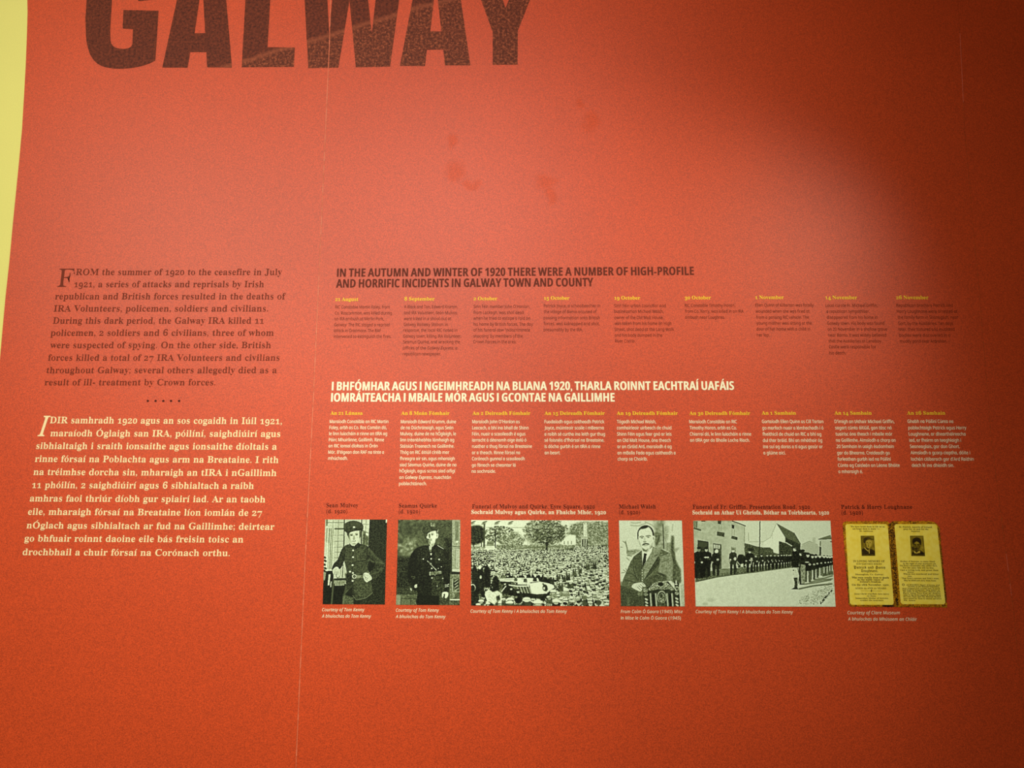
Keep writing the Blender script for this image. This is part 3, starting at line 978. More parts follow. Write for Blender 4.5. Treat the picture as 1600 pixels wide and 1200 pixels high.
def photo(canvas, px_corners, label, white=.94, gain=1.1, cat='photograph'):
    canvas.a += .5 * (canvas.a - box_blur(canvas.a, 5))          # the crisp edges of the enlarged print
    c = (canvas.cells() - .5) * gain + .53
    rgb = tone_rgb(c, *PHOTO_INK) * white
    w = [at(*p) for p in px_corners]
    cx = sum(p[0] for p in w) / 4
    o = raster_obj('photograph', rgb, w, -0.0018, M['print'], None, (cx, -0.0012, w[3][1]))
    tag(o, label, cat, 'pictures along the bottom row')
    return o


# ---- 1: soldier in a peaked cap
def soldier():
    c = Canvas([(75, 30), (900, 33), (870, 1167), (38, 1165)], 172, 236, .76, 11)
    P, E, L = c.poly, c.ell, c.line
    P([(60, 20), (200, 20), (180, 720), (40, 720)], .80, 0, 1, .03)
    for x, w, t in ((92, 14, .60), (125, 12, .45), (150, 9, .42), (172, 12, .55)):
        L([(x + 6, 150), (x - 18, 700)], w, t, 3)
    P([(75, 330), (130, 360), (110, 720), (45, 720)], .86, 6, .7)
    P([(85, 30), (112, 30), (105, 120), (85, 120)], .5, 3)
    L([(80, 72), (330, 72)], 7, .42)
    for x in (180, 252): L([(x, 35), (x - 2, 150)], 5, .45)
    for x in (248,): L([(x, 165), (x - 12, 560)], 5, .38)
    P([(198, 148), (330, 148), (330, 168), (198, 168)], .33, 2)
    for y in (245, 328, 408, 475, 550): L([(195, y), (335, y - 2)], 6, .40)
    L([(330, 30), (322, 400)], 16, .35, 1)
    L([(562, 30), (556, 380)], 15, .25, 1)
    P([(580, 30), (665, 30), (655, 400), (572, 370)], .80)
    L([(622, 30), (612, 190)], 6, .45); L([(580, 95), (660, 100)], 6, .5)
    P([(575, 175), (655, 215), (650, 390), (570, 370)], .46, 2, 1, .05)
    P([(615, 210), (655, 225), (650, 260), (615, 240)], .86, 2)
    L([(600, 230), (590, 370)], 12, .25, 2); L([(635, 270), (628, 380)], 8, .3, 2)
    P([(666, 25), (905, 25), (880, 1175), (690, 1175), (650, 390)], .15, 1, 1, .035, 1)
    for x in (715, 760, 800, 850): L([(x, 40), (x - 15, 700)], 18, .20, 8, .7)
    P([(883, 30), (900, 30), (897, 80), (883, 75)], .9)
    # lower left: chair and shadow
    P([(38, 880), (330, 900), (330, 1000), (300, 1175), (30, 1175)], .08, 2, 1, .02)
    P([(60, 730), (180, 720), (190, 930), (45, 930)], .10, 1)
    P([(120, 770), (145, 768), (128, 915), (105, 918)], .78, 1); P([(55, 740), (85, 745), (70, 850), (50, 850)], .62, 3)
    L([(152, 865), (148, 940)], 12, .75); L([(186, 830), (158, 1165)], 22, .34, 2)
    for x, y in ((66, 545), (72, 590), (62, 640), (74, 690), (58, 720)): E(x, y, 22, 14, .15, 2, 1, 0, 30)
    # little table between arm and body
    P([(312, 605), (328, 640), (357, 780), (357, 822), (240, 822), (262, 740), (285, 680)], .74, 1)
    L([(312, 640), (302, 815)], 10, .3, 1); L([(285, 700), (262, 815)], 5, .55)
    P([(190, 824), (360, 820), (360, 850), (195, 850)], .16)
    P([(200, 852), (345, 848), (336, 918), (198, 922)], .60, 1, 1, .03); L([(270, 852), (266, 918)], 5, .4); L([(200, 885), (340, 882)], 4, .42)
    # trousers
    P([(330, 900), (480, 900), (570, 1060), (570, 1180), (300, 1180)], .12)
    P([(310, 1030), (450, 1080), (455, 1175), (298, 1175)], .34, 3, 1, .06)
    P([(540, 1090), (700, 1020), (695, 1175), (540, 1175)], .16, 3, 1, .04)
    L([(330, 1060), (315, 1165)], 22, .46, 5); L([(400, 1120), (410, 1165)], 14, .5, 4)
    # tunic
    P([(330, 395), (395, 368), (460, 395), (545, 362), (640, 395), (668, 480), (655, 600), (648, 720), (655, 770), (690, 900), (712, 1010), (620, 1085), (492, 1112), (445, 1060), (440, 940), (415, 950), (318, 1050), (345, 930), (360, 760), (330, 600), (290, 480)], .28, 1, 1, .045, 2, True)
    P([(330, 395), (285, 455), (240, 570), (190, 625), (163, 690), (175, 715), (270, 700), (320, 610), (345, 500)], .17, 1, 1, .04, 2, True)
    P([(640, 392), (720, 480), (800, 565), (872, 628), (845, 720), (780, 800), (705, 835), (660, 765), (740, 690), (765, 640), (650, 570), (630, 460)], .25, 1, 1, .05, 2, True)
    P([(655, 590), (740, 640), (705, 700), (658, 755), (640, 690)], .10, 4)
    L([(650, 430), (730, 520), (845, 620)], 22, .38, 7, .7); L([(690, 600), (800, 610), (860, 632)], 10, .46, 3, .8); L([(700, 770), (790, 740), (830, 680)], 16, .38, 5, .7)
    L([(645, 520), (740, 610)], 8, .12, 2)
    P([(470, 470), (540, 420), (620, 440), (625, 580), (500, 590)], .30, 10, .8, .05)
    L([(330, 430), (290, 540), (270, 640)], 12, .30, 6, .7); L([(240, 600), (300, 590)], 6, .1, 2)
    L([(488, 598), (622, 588)], 9, .08, 1); L([(490, 520), (488, 598)], 4, .12); L([(622, 470), (622, 590)], 5, .14); L([(500, 585), (615, 572)], 5, .38, 1)
    L([(330, 560), (410, 585)], 6, .1, 1); L([(350, 575), (420, 600)], 5, .34, 2)
    L([(640, 410), (632, 470), (640, 560)], 6, .06, 1)
    for x0, y0, x1, y1 in ((540, 640, 550, 720), (600, 650, 560, 730), (640, 620, 590, 730), (480, 700, 540, 735), (380, 650, 420, 700), (400, 720, 425, 760)):
        L([(x0, y0), (x1, y1)], 10, .36, 3, .8)
    L([(445, 440), (436, 760)], 7, .10, 1); L([(440, 870), (465, 1100)], 8, .08, 1)
    P([(470, 880), (640, 880), (690, 990), (600, 1060), (500, 1080)], .32, 14, .8, .06)
    L([(440, 1050), (490, 1110), (620, 1082), (708, 1010)], 7, .46, 1); L([(520, 900), (640, 850)], 9, .36, 3, .8); L([(380, 980), (330, 1030)], 8, .40, 2)
    P([(340, 760), (440, 760), (430, 930), (360, 940)], .15, 6, .8, .05)
    # collar
    P([(395, 348), (425, 385), (462, 392), (515, 338), (550, 372), (520, 415), (480, 435), (405, 400)], .19, 1, 1, .04)
    L([(462, 395), (520, 345)], 4, .34, 1)
    # belt and buttons
    P([(430, 778), (590, 785), (592, 822), (430, 822)], .46, 1, 1, .04); P([(500, 788), (545, 790), (545, 815), (500, 815)], .62, 2)
    E(463, 798, 29, 30, .80, 1); E(463, 798, 19, 20, .22, 1); E(463, 798, 8, 9, .5)
    for x, y in ((446, 450), (446, 541), (439, 648), (444, 752), (440, 857), (405, 735)): E(x, y, 13, 12, .86, 1)
    # hands
    P([(590, 757), (625, 748), (660, 765), (697, 812), (692, 840), (655, 862), (625, 875), (598, 850), (582, 800)], .80, 1, 1, .02, 2, True)
    for x0, y0, x1, y1 in ((600, 790, 612, 830), (612, 812, 640, 825), (618, 838, 640, 850), (605, 768, 585, 790)): L([(x0, y0), (x1, y1)], 5, .32, 1)
    P([(190, 690), (225, 668), (255, 690), (265, 740), (262, 795), (225, 815), (205, 785), (180, 765), (172, 720)], .80, 1, 1, .02, 2, True)
    for x0, y0, x1, y1 in ((205, 725, 200, 775), (225, 730, 222, 800), (245, 725, 245, 790)): L([(x0, y0), (x1, y1)], 5, .40, 1)
    L([(215, 770), (232, 820), (265, 800)], 7, .12, 1)
    # head
    P([(372, 225), (395, 205), (395, 300), (380, 270)], .40, 2)
    P([(388, 200), (396, 270), (402, 315), (428, 352), (462, 374), (500, 358), (528, 312), (540, 250), (542, 180), (470, 185)], .82, 1, 1, 0, 2, True)
    P([(386, 210), (402, 215), (408, 310), (428, 350), (404, 320), (392, 270)], .50, 4, .8)
    P([(530, 185), (552, 190), (550, 260), (532, 300)], .30, 3); P([(510, 330), (545, 325), (545, 360), (520, 350)], .72, 2)
    P([(363, 200), (390, 215), (388, 262), (368, 245)], .18, 2)
    for x, y in ((426, 246), (494, 240)):
        L([(x - 22, y - 14), (x + 20, y - 16)], 7, .42, 2); E(x, y, 17, 8, .34, 2); E(x, y, 6, 6, .12, 1)
    P([(452, 245), (464, 250), (476, 292), (445, 298)], .66, 2); L([(442, 298), (472, 300)], 7, .40, 1)
    L([(428, 326), (482, 322)], 8, .36, 1); L([(440, 340), (470, 338)], 6, .66, 2); E(462, 362, 30, 8, .6, 3)
    # cap
    P([(318, 140), (335, 90), (390, 58), (460, 48), (530, 66), (575, 100), (584, 140), (572, 190), (540, 182), (470, 188), (410, 205), (385, 225), (345, 200), (322, 175)], .25, 1, 1, .045, 2, True)
    P([(400, 62), (500, 62), (560, 110), (420, 120)], .32, 12, .7)
    P([(325, 165), (400, 190), (540, 150), (578, 150), (570, 190), (540, 182), (470, 186), (410, 205), (385, 225)], .16, 3, .8)
    E(459, 136, 15, 12, .95, 1); E(448, 150, 5, 5, .7)
    c.grain(.022)
    photo(c, [(508.6, 811.6), (605, 811.8), (601.5, 944.2), (504.4, 943.9)], 'print of a young soldier in a peaked cap with one hand on his hip')


# ---- 2: uniformed man in a beret
def volunteer():
    c = Canvas([(65, 35), (893, 37), (885, 1175), (35, 1170)], 172, 236, .30, 12)
    P, E, L = c.poly, c.ell, c.line
    P([(40, 20), (800, 20), (800, 420), (40, 420)], .36, 30, 1, .06, 4)
    P([(60, 360), (260, 260), (330, 380), (200, 520), (60, 500)], .56, 45, 1, .09, 4)
    P([(110, 480), (270, 440), (210, 540)], .66, 25, .8, .08, 4)
    P([(130, 100), (300, 120), (260, 250), (120, 220)], .26, 40, .8)
    P([(300, 200), (420, 120), (470, 260), (420, 380), (330, 360)], .42, 30, .6, .06)
    P([(40, 530), (220, 540), (200, 800), (230, 960), (30, 960)], .17, 14, 1, .05)
    P([(590, 60), (780, 60), (770, 420), (620, 400)], .32, 20, .8, .06)
    P([(680, 280), (785, 300), (760, 1000), (740, 1000)], .17, 14, 1, .05)
    P([(35, 960), (320, 940), (320, 1040), (35, 1040)], .26, 6, 1, .06)
    P([(30, 1035), (318, 1035), (318, 1180), (30, 1180)], .40, 3, 1, .06)
    P([(30, 1040), (100, 1040), (95, 1180), (30, 1180)], .62, 6, .9)
    P([(105, 1100), (225, 1100), (225, 1180), (105, 1180)], .46, 2); L([(100, 1090), (300, 1085)], 8, .2, 1); L([(102, 1090), (98, 1175)], 7, .22); L([(40, 985), (220, 980)], 6, .12, 1); L([(225, 1100), (232, 1175)], 6, .24)
    # panelled door
    P([(785, 35), (897, 35), (890, 738), (783, 730)], .66, 1, 1, .03)
    P([(825, 60), (870, 60), (865, 330), (830, 330)], .56, 2); L([(832, 65), (832, 325)], 6, .36); L([(860, 70), (856, 320)], 5, .42); P([(835, 320), (865, 320), (862, 345), (835, 345)], .86, 1)
    L([(785, 395), (890, 398)], 8, .34); P([(835, 425), (880, 425), (876, 680), (832, 680)], .76); L([(835, 425), (832, 680)], 6, .34); L([(835, 425), (885, 425)], 7, .30); L([(860, 440), (855, 670)], 5, .5)
    P([(785, 700), (888, 700), (888, 735), (785, 730)], .80, 2); P([(770, 735), (890, 735), (890, 770), (770, 765)], .14)
    P([(755, 770), (888, 770), (886, 1110), (755, 1110)], .54, 1, 1, .05)
    P([(785, 815), (880, 815), (880, 1005), (785, 1005)], .42, 1, 1, .14, 4); L([(792, 820), (790, 1000)], 9, .74); L([(790, 1000), (870, 1000)], 9, .70); L([(790, 818), (860, 818)], 7, .66)
    for y in (850, 890, 930): L([(820, y + 40), (872, y)], 14, .16, 3); L([(815, y + 20), (860, y - 15)], 9, .78, 2)
    P([(830, 1030), (885, 1000), (885, 1090), (800, 1095)], .36, 4, .8, .06)
    P([(755, 1098), (888, 1098), (888, 1115), (755, 1112)], .92); P([(755, 1115), (888, 1115), (888, 1180), (755, 1180)], .36, 2, 1, .06)
    L([(748, 660), (752, 1180)], 8, .5, 1, .8)
    # body
    P([(300, 425), (385, 390), (470, 385), (500, 440), (560, 372), (680, 425), (735, 540), (755, 740), (750, 900), (720, 1010), (620, 1040), (610, 1175), (318, 1175), (322, 1010), (250, 955), (195, 860), (190, 700), (225, 530)], .10, 2, 1, .03, 2, True)
    P([(385, 395), (470, 420), (480, 560), (330, 600), (300, 480)], .16, 12, .8, .05); P([(530, 420), (670, 440), (700, 600), (560, 620)], .19, 14, .9, .05)
    P([(510, 800), (665, 790), (685, 1000), (640, 1040), (515, 1065)], .24, 4, 1, .07); L([(620, 800), (640, 1010)], 8, .1, 2); L([(560, 800), (555, 1040)], 6, .14, 3)
    P([(610, 1020), (745, 1030), (745, 1180), (615, 1180)], .30, 4, 1, .06); P([(330, 1030), (600, 1060), (600, 1180), (320, 1180)], .08, 3)
    P([(660, 560), (740, 560), (745, 760), (690, 800)], .14, 8, .8, .04)
    # face
    P([(462, 222), (455, 250), (442, 268), (452, 288), (478, 296), (470, 318), (470, 350), (492, 385), (505, 402), (530, 392), (556, 340), (568, 300), (592, 280), (600, 235), (585, 222), (572, 225), (568, 180), (500, 195)], .90, 1, 1, .02, 2, True)
    P([(466, 226), (492, 226), (492, 285), (478, 285), (470, 255)], .30, 4, .85); P([(470, 295), (510, 290), (515, 312), (475, 316)], .62, 4, .8); L([(476, 316), (515, 314)], 6, .5, 1); P([(455, 300), (500, 330), (495, 360), (480, 385), (466, 340)], .46, 7, .8)
    E(518, 237, 14, 9, .36, 2); L([(500, 220), (540, 218)], 8, .55, 2); E(582, 250, 8, 20, .62, 3); L([(570, 285), (558, 340)], 8, .5, 3); P([(500, 360), (560, 345), (540, 385), (505, 398)], .62, 5, .7)
    # beret
    P([(385, 180), (405, 120), (470, 80), (530, 72), (570, 105), (588, 160), (592, 195), (570, 215), (566, 182), (510, 192), (465, 215), (440, 235), (430, 300), (400, 230)], .30, 2, 1, .045, 2, True)
    P([(398, 200), (440, 210), (560, 170), (590, 150), (585, 200), (566, 184), (505, 192), (462, 216), (440, 238)], .20, 5, .8)
    P([(490, 85), (520, 70), (560, 90), (556, 125), (500, 132)], .50, 3, 1, .08); L([(598, 170), (582, 210)], 8, .7, 1)
    # neck, shirt, buttons
    P([(478, 388), (512, 398), (506, 470), (490, 470), (478, 430)], .74, 1); P([(488, 440), (512, 440), (508, 470), (490, 470)], .4, 2); P([(490, 488), (516, 486), (508, 516), (496, 514)], .85, 1); L([(470, 395), (460, 440), (490, 490)], 6, .26, 1); L([(520, 395), (525, 440), (512, 485)], 5, .04, 1)
    for x, y, r in ((399, 565, 10), (505, 562, 11), (610, 571, 11), (497, 630, 12), (512, 690, 11), (515, 818, 10), (600, 690, 6), (660, 822, 8), (640, 668, 7), (585, 925, 7), (555, 780, 6)): E(x, y, r, r * .9, .80, 1)
    L([(450, 590), (480, 612), (575, 716)], 11, .70, 1); L([(465, 598), (560, 690)], 4, .2)
    P([(480, 740), (640, 722), (645, 762), (480, 785)], .50, 1, 1, .08); L([(490, 735), (488, 785)], 10, .74, 1); L([(545, 735), (548, 780)], 5, .2); L([(590, 728), (594, 770)], 5, .2); E(625, 742, 16, 17, .62, 1); L([(485, 762), (640, 745)], 4, .22)
    L([(587, 381), (670, 430)], 7, .78); L([(235, 800), (290, 800)], 9, .70, 1); L([(258, 830), (292, 812)], 9, .70, 1); L([(686, 912), (722, 912), (742, 895)], 9, .78, 1); L([(684, 936), (740, 926)], 9, .7, 1)
    P([(290, 905), (318, 898), (315, 945), (285, 950), (278, 925)], .84, 2); P([(222, 955), (236, 950), (250, 985), (232, 985)], .80, 2); L([(292, 920), (305, 940)], 4, .4)
    P([(655, 1010), (700, 1000), (732, 1015), (725, 1065), (690, 1085), (678, 1045), (655, 1080), (648, 1050)], .90, 1, 1, 0, 2, True); P([(672, 1030), (690, 1025), (685, 1075), (672, 1070)], .16, 2)
    P([(225, 530), (330, 440), (300, 600), (330, 760), (300, 900), (200, 870), (190, 700)], .07, 10, .6)
    c.grain(.028)
    photo(c, [(622.5, 812.1), (719.4, 812.3), (718.4, 945.3), (619, 944.9)], 'dark print of a uniformed man in a soft beret beside a panelled door')


# ---- 4: seated man with a moustache
def seated():
    c = Canvas([(42, 45), (873, 43), (910, 1175), (65, 1172)], 172, 236, .90, 13)
    P, E, L = c.poly, c.ell, c.line
    P([(500, 40), (650, 40), (660, 430), (560, 440), (520, 380)], .66, 14, .9, .06, 4); P([(640, 120), (700, 120), (690, 300), (650, 330)], .66, 12, .7, .05)
    P([(510, 210), (600, 210), (560, 370), (520, 400)], .46, 8, .8, .07); L([(580, 240), (535, 375)], 12, .3, 4, .8)
    L([(623, 95), (634, 420)], 11, .24, 2); L([(560, 150), (610, 200), (690, 380)], 5, .5, 2, .7); L([(600, 300), (540, 360)], 5, .4, 2)
    P([(655, 340), (730, 340), (720, 480), (660, 450)], .58, 10, .7, .06)
    P([(735, 245), (765, 250), (770, 400), (790, 560), (850, 690), (862, 860), (820, 900), (740, 850), (750, 600), (720, 470)], .36, 9, 1, .06); P([(760, 420), (850, 400), (790, 470)], .66, 8, .8); P([(780, 700), (855, 680), (850, 850), (790, 840)], .48, 10, .8, .06); P([(800, 560), (900, 480), (900, 640), (840, 660)], .88, 14, .8)
    L([(755, 90), (745, 190)], 7, .66, 4)
    for p in ([(200, 72), (250, 80), (330, 70)], [(190, 110), (300, 118), (400, 80)], [(380, 60), (470, 100), (510, 130)]): L(p, 12, .64, 5, .8)
    L([(125, 320), (150, 420), (150, 490)], 12, .46, 4); P([(150, 440), (270, 430), (340, 440), (240, 500), (150, 520)], .58, 8, .8, .06)
    for p in ([(60, 400), (90, 402)], [(90, 320), (130, 350)], [(160, 455), (260, 455)], [(150, 510), (210, 520)], [(140, 540), (180, 575)], [(130, 680), (160, 740)], [(70, 740), (120, 735)], [(100, 700), (135, 730)]): L(p, 8, .40, 2, .8)
    P([(60, 850), (100, 860), (100, 1000), (60, 1000)], .5, 8, .8)
    # suit
    P([(345, 440), (240, 520), (195, 590), (140, 720), (92, 830), (65, 940), (60, 1180), (420, 1180), (420, 950), (560, 850), (742, 840), (752, 620), (715, 480), (610, 430), (500, 400), (470, 380), (420, 480)], .45, 1, 1, .04, 2)
    P([(345, 450), (232, 530), (215, 600), (240, 640), (260, 720), (310, 860), (345, 700), (350, 560)], .37, 2, 1, .04, 2)
    P([(500, 395), (600, 430), (560, 520), (440, 720), (370, 830), (350, 690), (410, 590), (470, 460)], .62, 2, 1, .04, 2)
    P([(590, 500), (710, 480), (750, 620), (742, 835), (680, 830), (560, 740), (570, 600)], .62, 6, 1, .04, 2)
    P([(560, 520), (590, 560), (560, 640), (470, 740), (380, 830), (440, 720)], .27, 3, 1, .05, 1)
    P([(380, 840), (560, 730), (660, 760), (680, 840), (560, 850), (420, 930), (370, 880)], .36, 4, 1, .06, 1)
    P([(60, 900), (200, 960), (330, 1000), (400, 1060), (400, 1180), (60, 1180)], .30, 5, 1, .05, 1); P([(150, 1060), (180, 1060), (180, 1180), (150, 1180)], .5, 9, .7)
    for p, w, t in (([(510, 520), (550, 500)], 10, .2), ([(555, 460), (560, 500)], 5, .22), ([(585, 520), (690, 480)], 9, .2), ([(575, 560), (570, 660)], 9, .26), ([(600, 600), (700, 560)], 9, .40), ([(560, 740), (640, 770)], 10, .18), ([(500, 780), (600, 760), (660, 790)], 8, .20), ([(560, 700), (650, 730)], 7, .66), ([(540, 755), (630, 800)], 7, .62), ([(350, 560), (340, 690), (325, 850)], 7, .15), ([(225, 640), (240, 720), (290, 850)], 9, .18), ([(545, 560), (440, 720), (372, 832)], 6, .16), ([(190, 620), (220, 640)], 8, .2), ([(140, 740), (230, 760), (300, 830)], 9, .24), ([(110, 830), (200, 850), (280, 880)], 10, .22), ([(150, 790), (230, 810)], 7, .56), ([(180, 670), (230, 700)], 8, .52), ([(240, 560), (265, 640)], 6, .5), ([(265, 545), (270, 555)], 9, .1)): L(p, w, t, 2, .85)
    P([(330, 690), (372, 680), (372, 840), (345, 870), (325, 850)], .48, 1, 1, .05, 1)
    for y in (705, 735, 770, 810, 840): E(349, y, 7, 7, .85, 1)
    L([(335, 700), (330, 850)], 4, .25)
    # shirt and tie
    P([(345, 438), (400, 470), (468, 410), (490, 392), (472, 460), (405, 585), (352, 668), (346, 560)], .95, 1)
    P([(372, 478), (412, 490), (400, 520), (398, 590), (352, 668), (352, 600), (368, 520)], .13, 1, 1, .03); L([(405, 470), (440, 440)], 4, .6, 1)
    # head
    P([(300, 185), (298, 250), (304, 300), (322, 350), (345, 420), (390, 455), (440, 425), (485, 355), (498, 305), (516, 285), (520, 262), (500, 245), (490, 195), (450, 140), (390, 128), (330, 152)], .93, 1, 1, .01, 2, True)
    P([(286, 290), (284, 215), (300, 165), (335, 125), (395, 106), (450, 122), (490, 165), (508, 225), (505, 245), (488, 245), (478, 195), (448, 145), (400, 122), (350, 150), (320, 170), (302, 200), (298, 290)], .22, 1, 1, .05, 1, True)
    P([(330, 140), (400, 112), (430, 130), (395, 150), (340, 160)], .14, 2)
    L([(312, 268), (340, 254), (372, 262)], 10, .36, 2); L([(395, 254), (440, 244), (462, 252)], 10, .36, 2); E(345, 276, 18, 7, .50, 2); E(428, 266, 18, 7, .50, 2); E(347, 275, 6, 6, .3, 1); E(430, 265, 6, 6, .3, 1)
    P([(372, 270), (388, 268), (392, 320), (370, 330)], .82, 5); L([(365, 325), (380, 335), (402, 325)], 9, .36, 2)
    P([(342, 378), (365, 352), (392, 345), (430, 350), (446, 366), (420, 366), (395, 362), (365, 375)], .28, 2); L([(370, 382), (425, 376)], 7, .55, 2); P([(345, 405), (395, 440), (440, 415), (400, 462), (360, 450)], .40, 6, .9); P([(300, 290), (322, 350), (345, 415), (335, 400), (312, 350)], .6, 4, .8)
    E(505, 282, 13, 22, .86, 2); L([(498, 268), (500, 300)], 6, .4, 2); P([(450, 380), (492, 330), (486, 395), (440, 430)], .74, 8, .7)
    # hands
    P([(208, 915), (240, 882), (300, 868), (352, 868), (392, 905), (388, 922), (350, 925), (345, 960), (322, 985), (285, 970), (225, 940)], .90, 1, 1, .01, 2, True)
    for p in ([(300, 905), (345, 945)], [(320, 890), (362, 925)], [(280, 920), (325, 965)], [(345, 875), (375, 905)]): L(p, 6, .45, 1)
    P([(290, 985), (340, 980), (350, 1030), (310, 1045), (285, 1020)], .52, 3, 1, .06)
    # carved chair back
    P([(360, 960), (500, 880), (690, 850), (780, 960), (770, 850), (830, 870), (850, 1180), (375, 1180)], .17, 2, 1, .04, 1)
    P([(430, 945), (480, 900), (490, 870), (540, 862), (600, 845), (660, 855), (690, 880), (740, 915), (770, 965), (740, 975), (690, 950), (640, 960), (560, 950), (500, 965), (440, 975)], .62, 2, 1, .12, 2)
    E(592, 886, 36, 24, .10, 2); E(592, 888, 46, 32, .72, 2, .5, 0, 0, 2, 180, 360); E(592, 886, 36, 24, .10, 2)
    for x, y in ((470, 920), (510, 890), (540, 920), (655, 930), (690, 905), (720, 945), (600, 935)): L([(x - 16, y + 10), (x + 16, y - 6)], 7, .16, 1); L([(x - 16, y - 2), (x + 14, y - 16)], 6, .84, 1)
    for x in (463, 533, 682, 748): L([(x - 8, 1005), (x + 6, 1180)], 24, .66, 2); L([(x - 10, 1005), (x + 2, 1180)], 6, .84, 1)
    for x in (497, 715): L([(x, 1020), (x + 8, 1180)], 26, .07, 2)
    E(605, 1055, 62, 85, .70, 2); E(606, 1060, 50, 72, .20, 1); E(607, 1065, 40, 60, .62, 2, 1, .10); E(600, 1040, 20, 26, .24, 2); L([(580, 1100), (630, 1060)], 9, .24, 2); L([(590, 1120), (640, 1130)], 10, .8, 2); P([(560, 1120), (660, 1130), (655, 1180), (560, 1180)], .40, 4, .8, .1)
    for x, y0 in ((402, 1085), (803, 1075)):
        for k in range(3): E(x + k * 3, y0 + k * 42, 25, 13, .82, 2, 1, 0, 32)
    E(392, 965, 34, 30, .62, 2, 1, .12); L([(370, 970), (410, 950)], 7, .2, 1); E(396, 1020, 28, 22, .62, 2, 1, .1); L([(378, 1030), (415, 1010)], 6, .2, 1)
    E(796, 858, 10, 22, .82, 1); E(796, 888, 20, 9, .82, 1); E(806, 945, 30, 34, .66, 2, 1, .12); E(806, 945, 12, 14, .2, 2); E(805, 1005, 26, 22, .7, 2, 1, .1); L([(785, 1010), (825, 995)], 6, .25, 1)
    P([(850, 900), (905, 880), (912, 1180), (860, 1180)], .80, 8, 1, .03)
    c.grain(.02)
    photo(c, [(967, 813.3), (1065.2, 813.4), (1069.8, 947.3), (970, 946.8)], 'pale print of a man with a moustache leaning on a carved chair back', .96, 1.0)


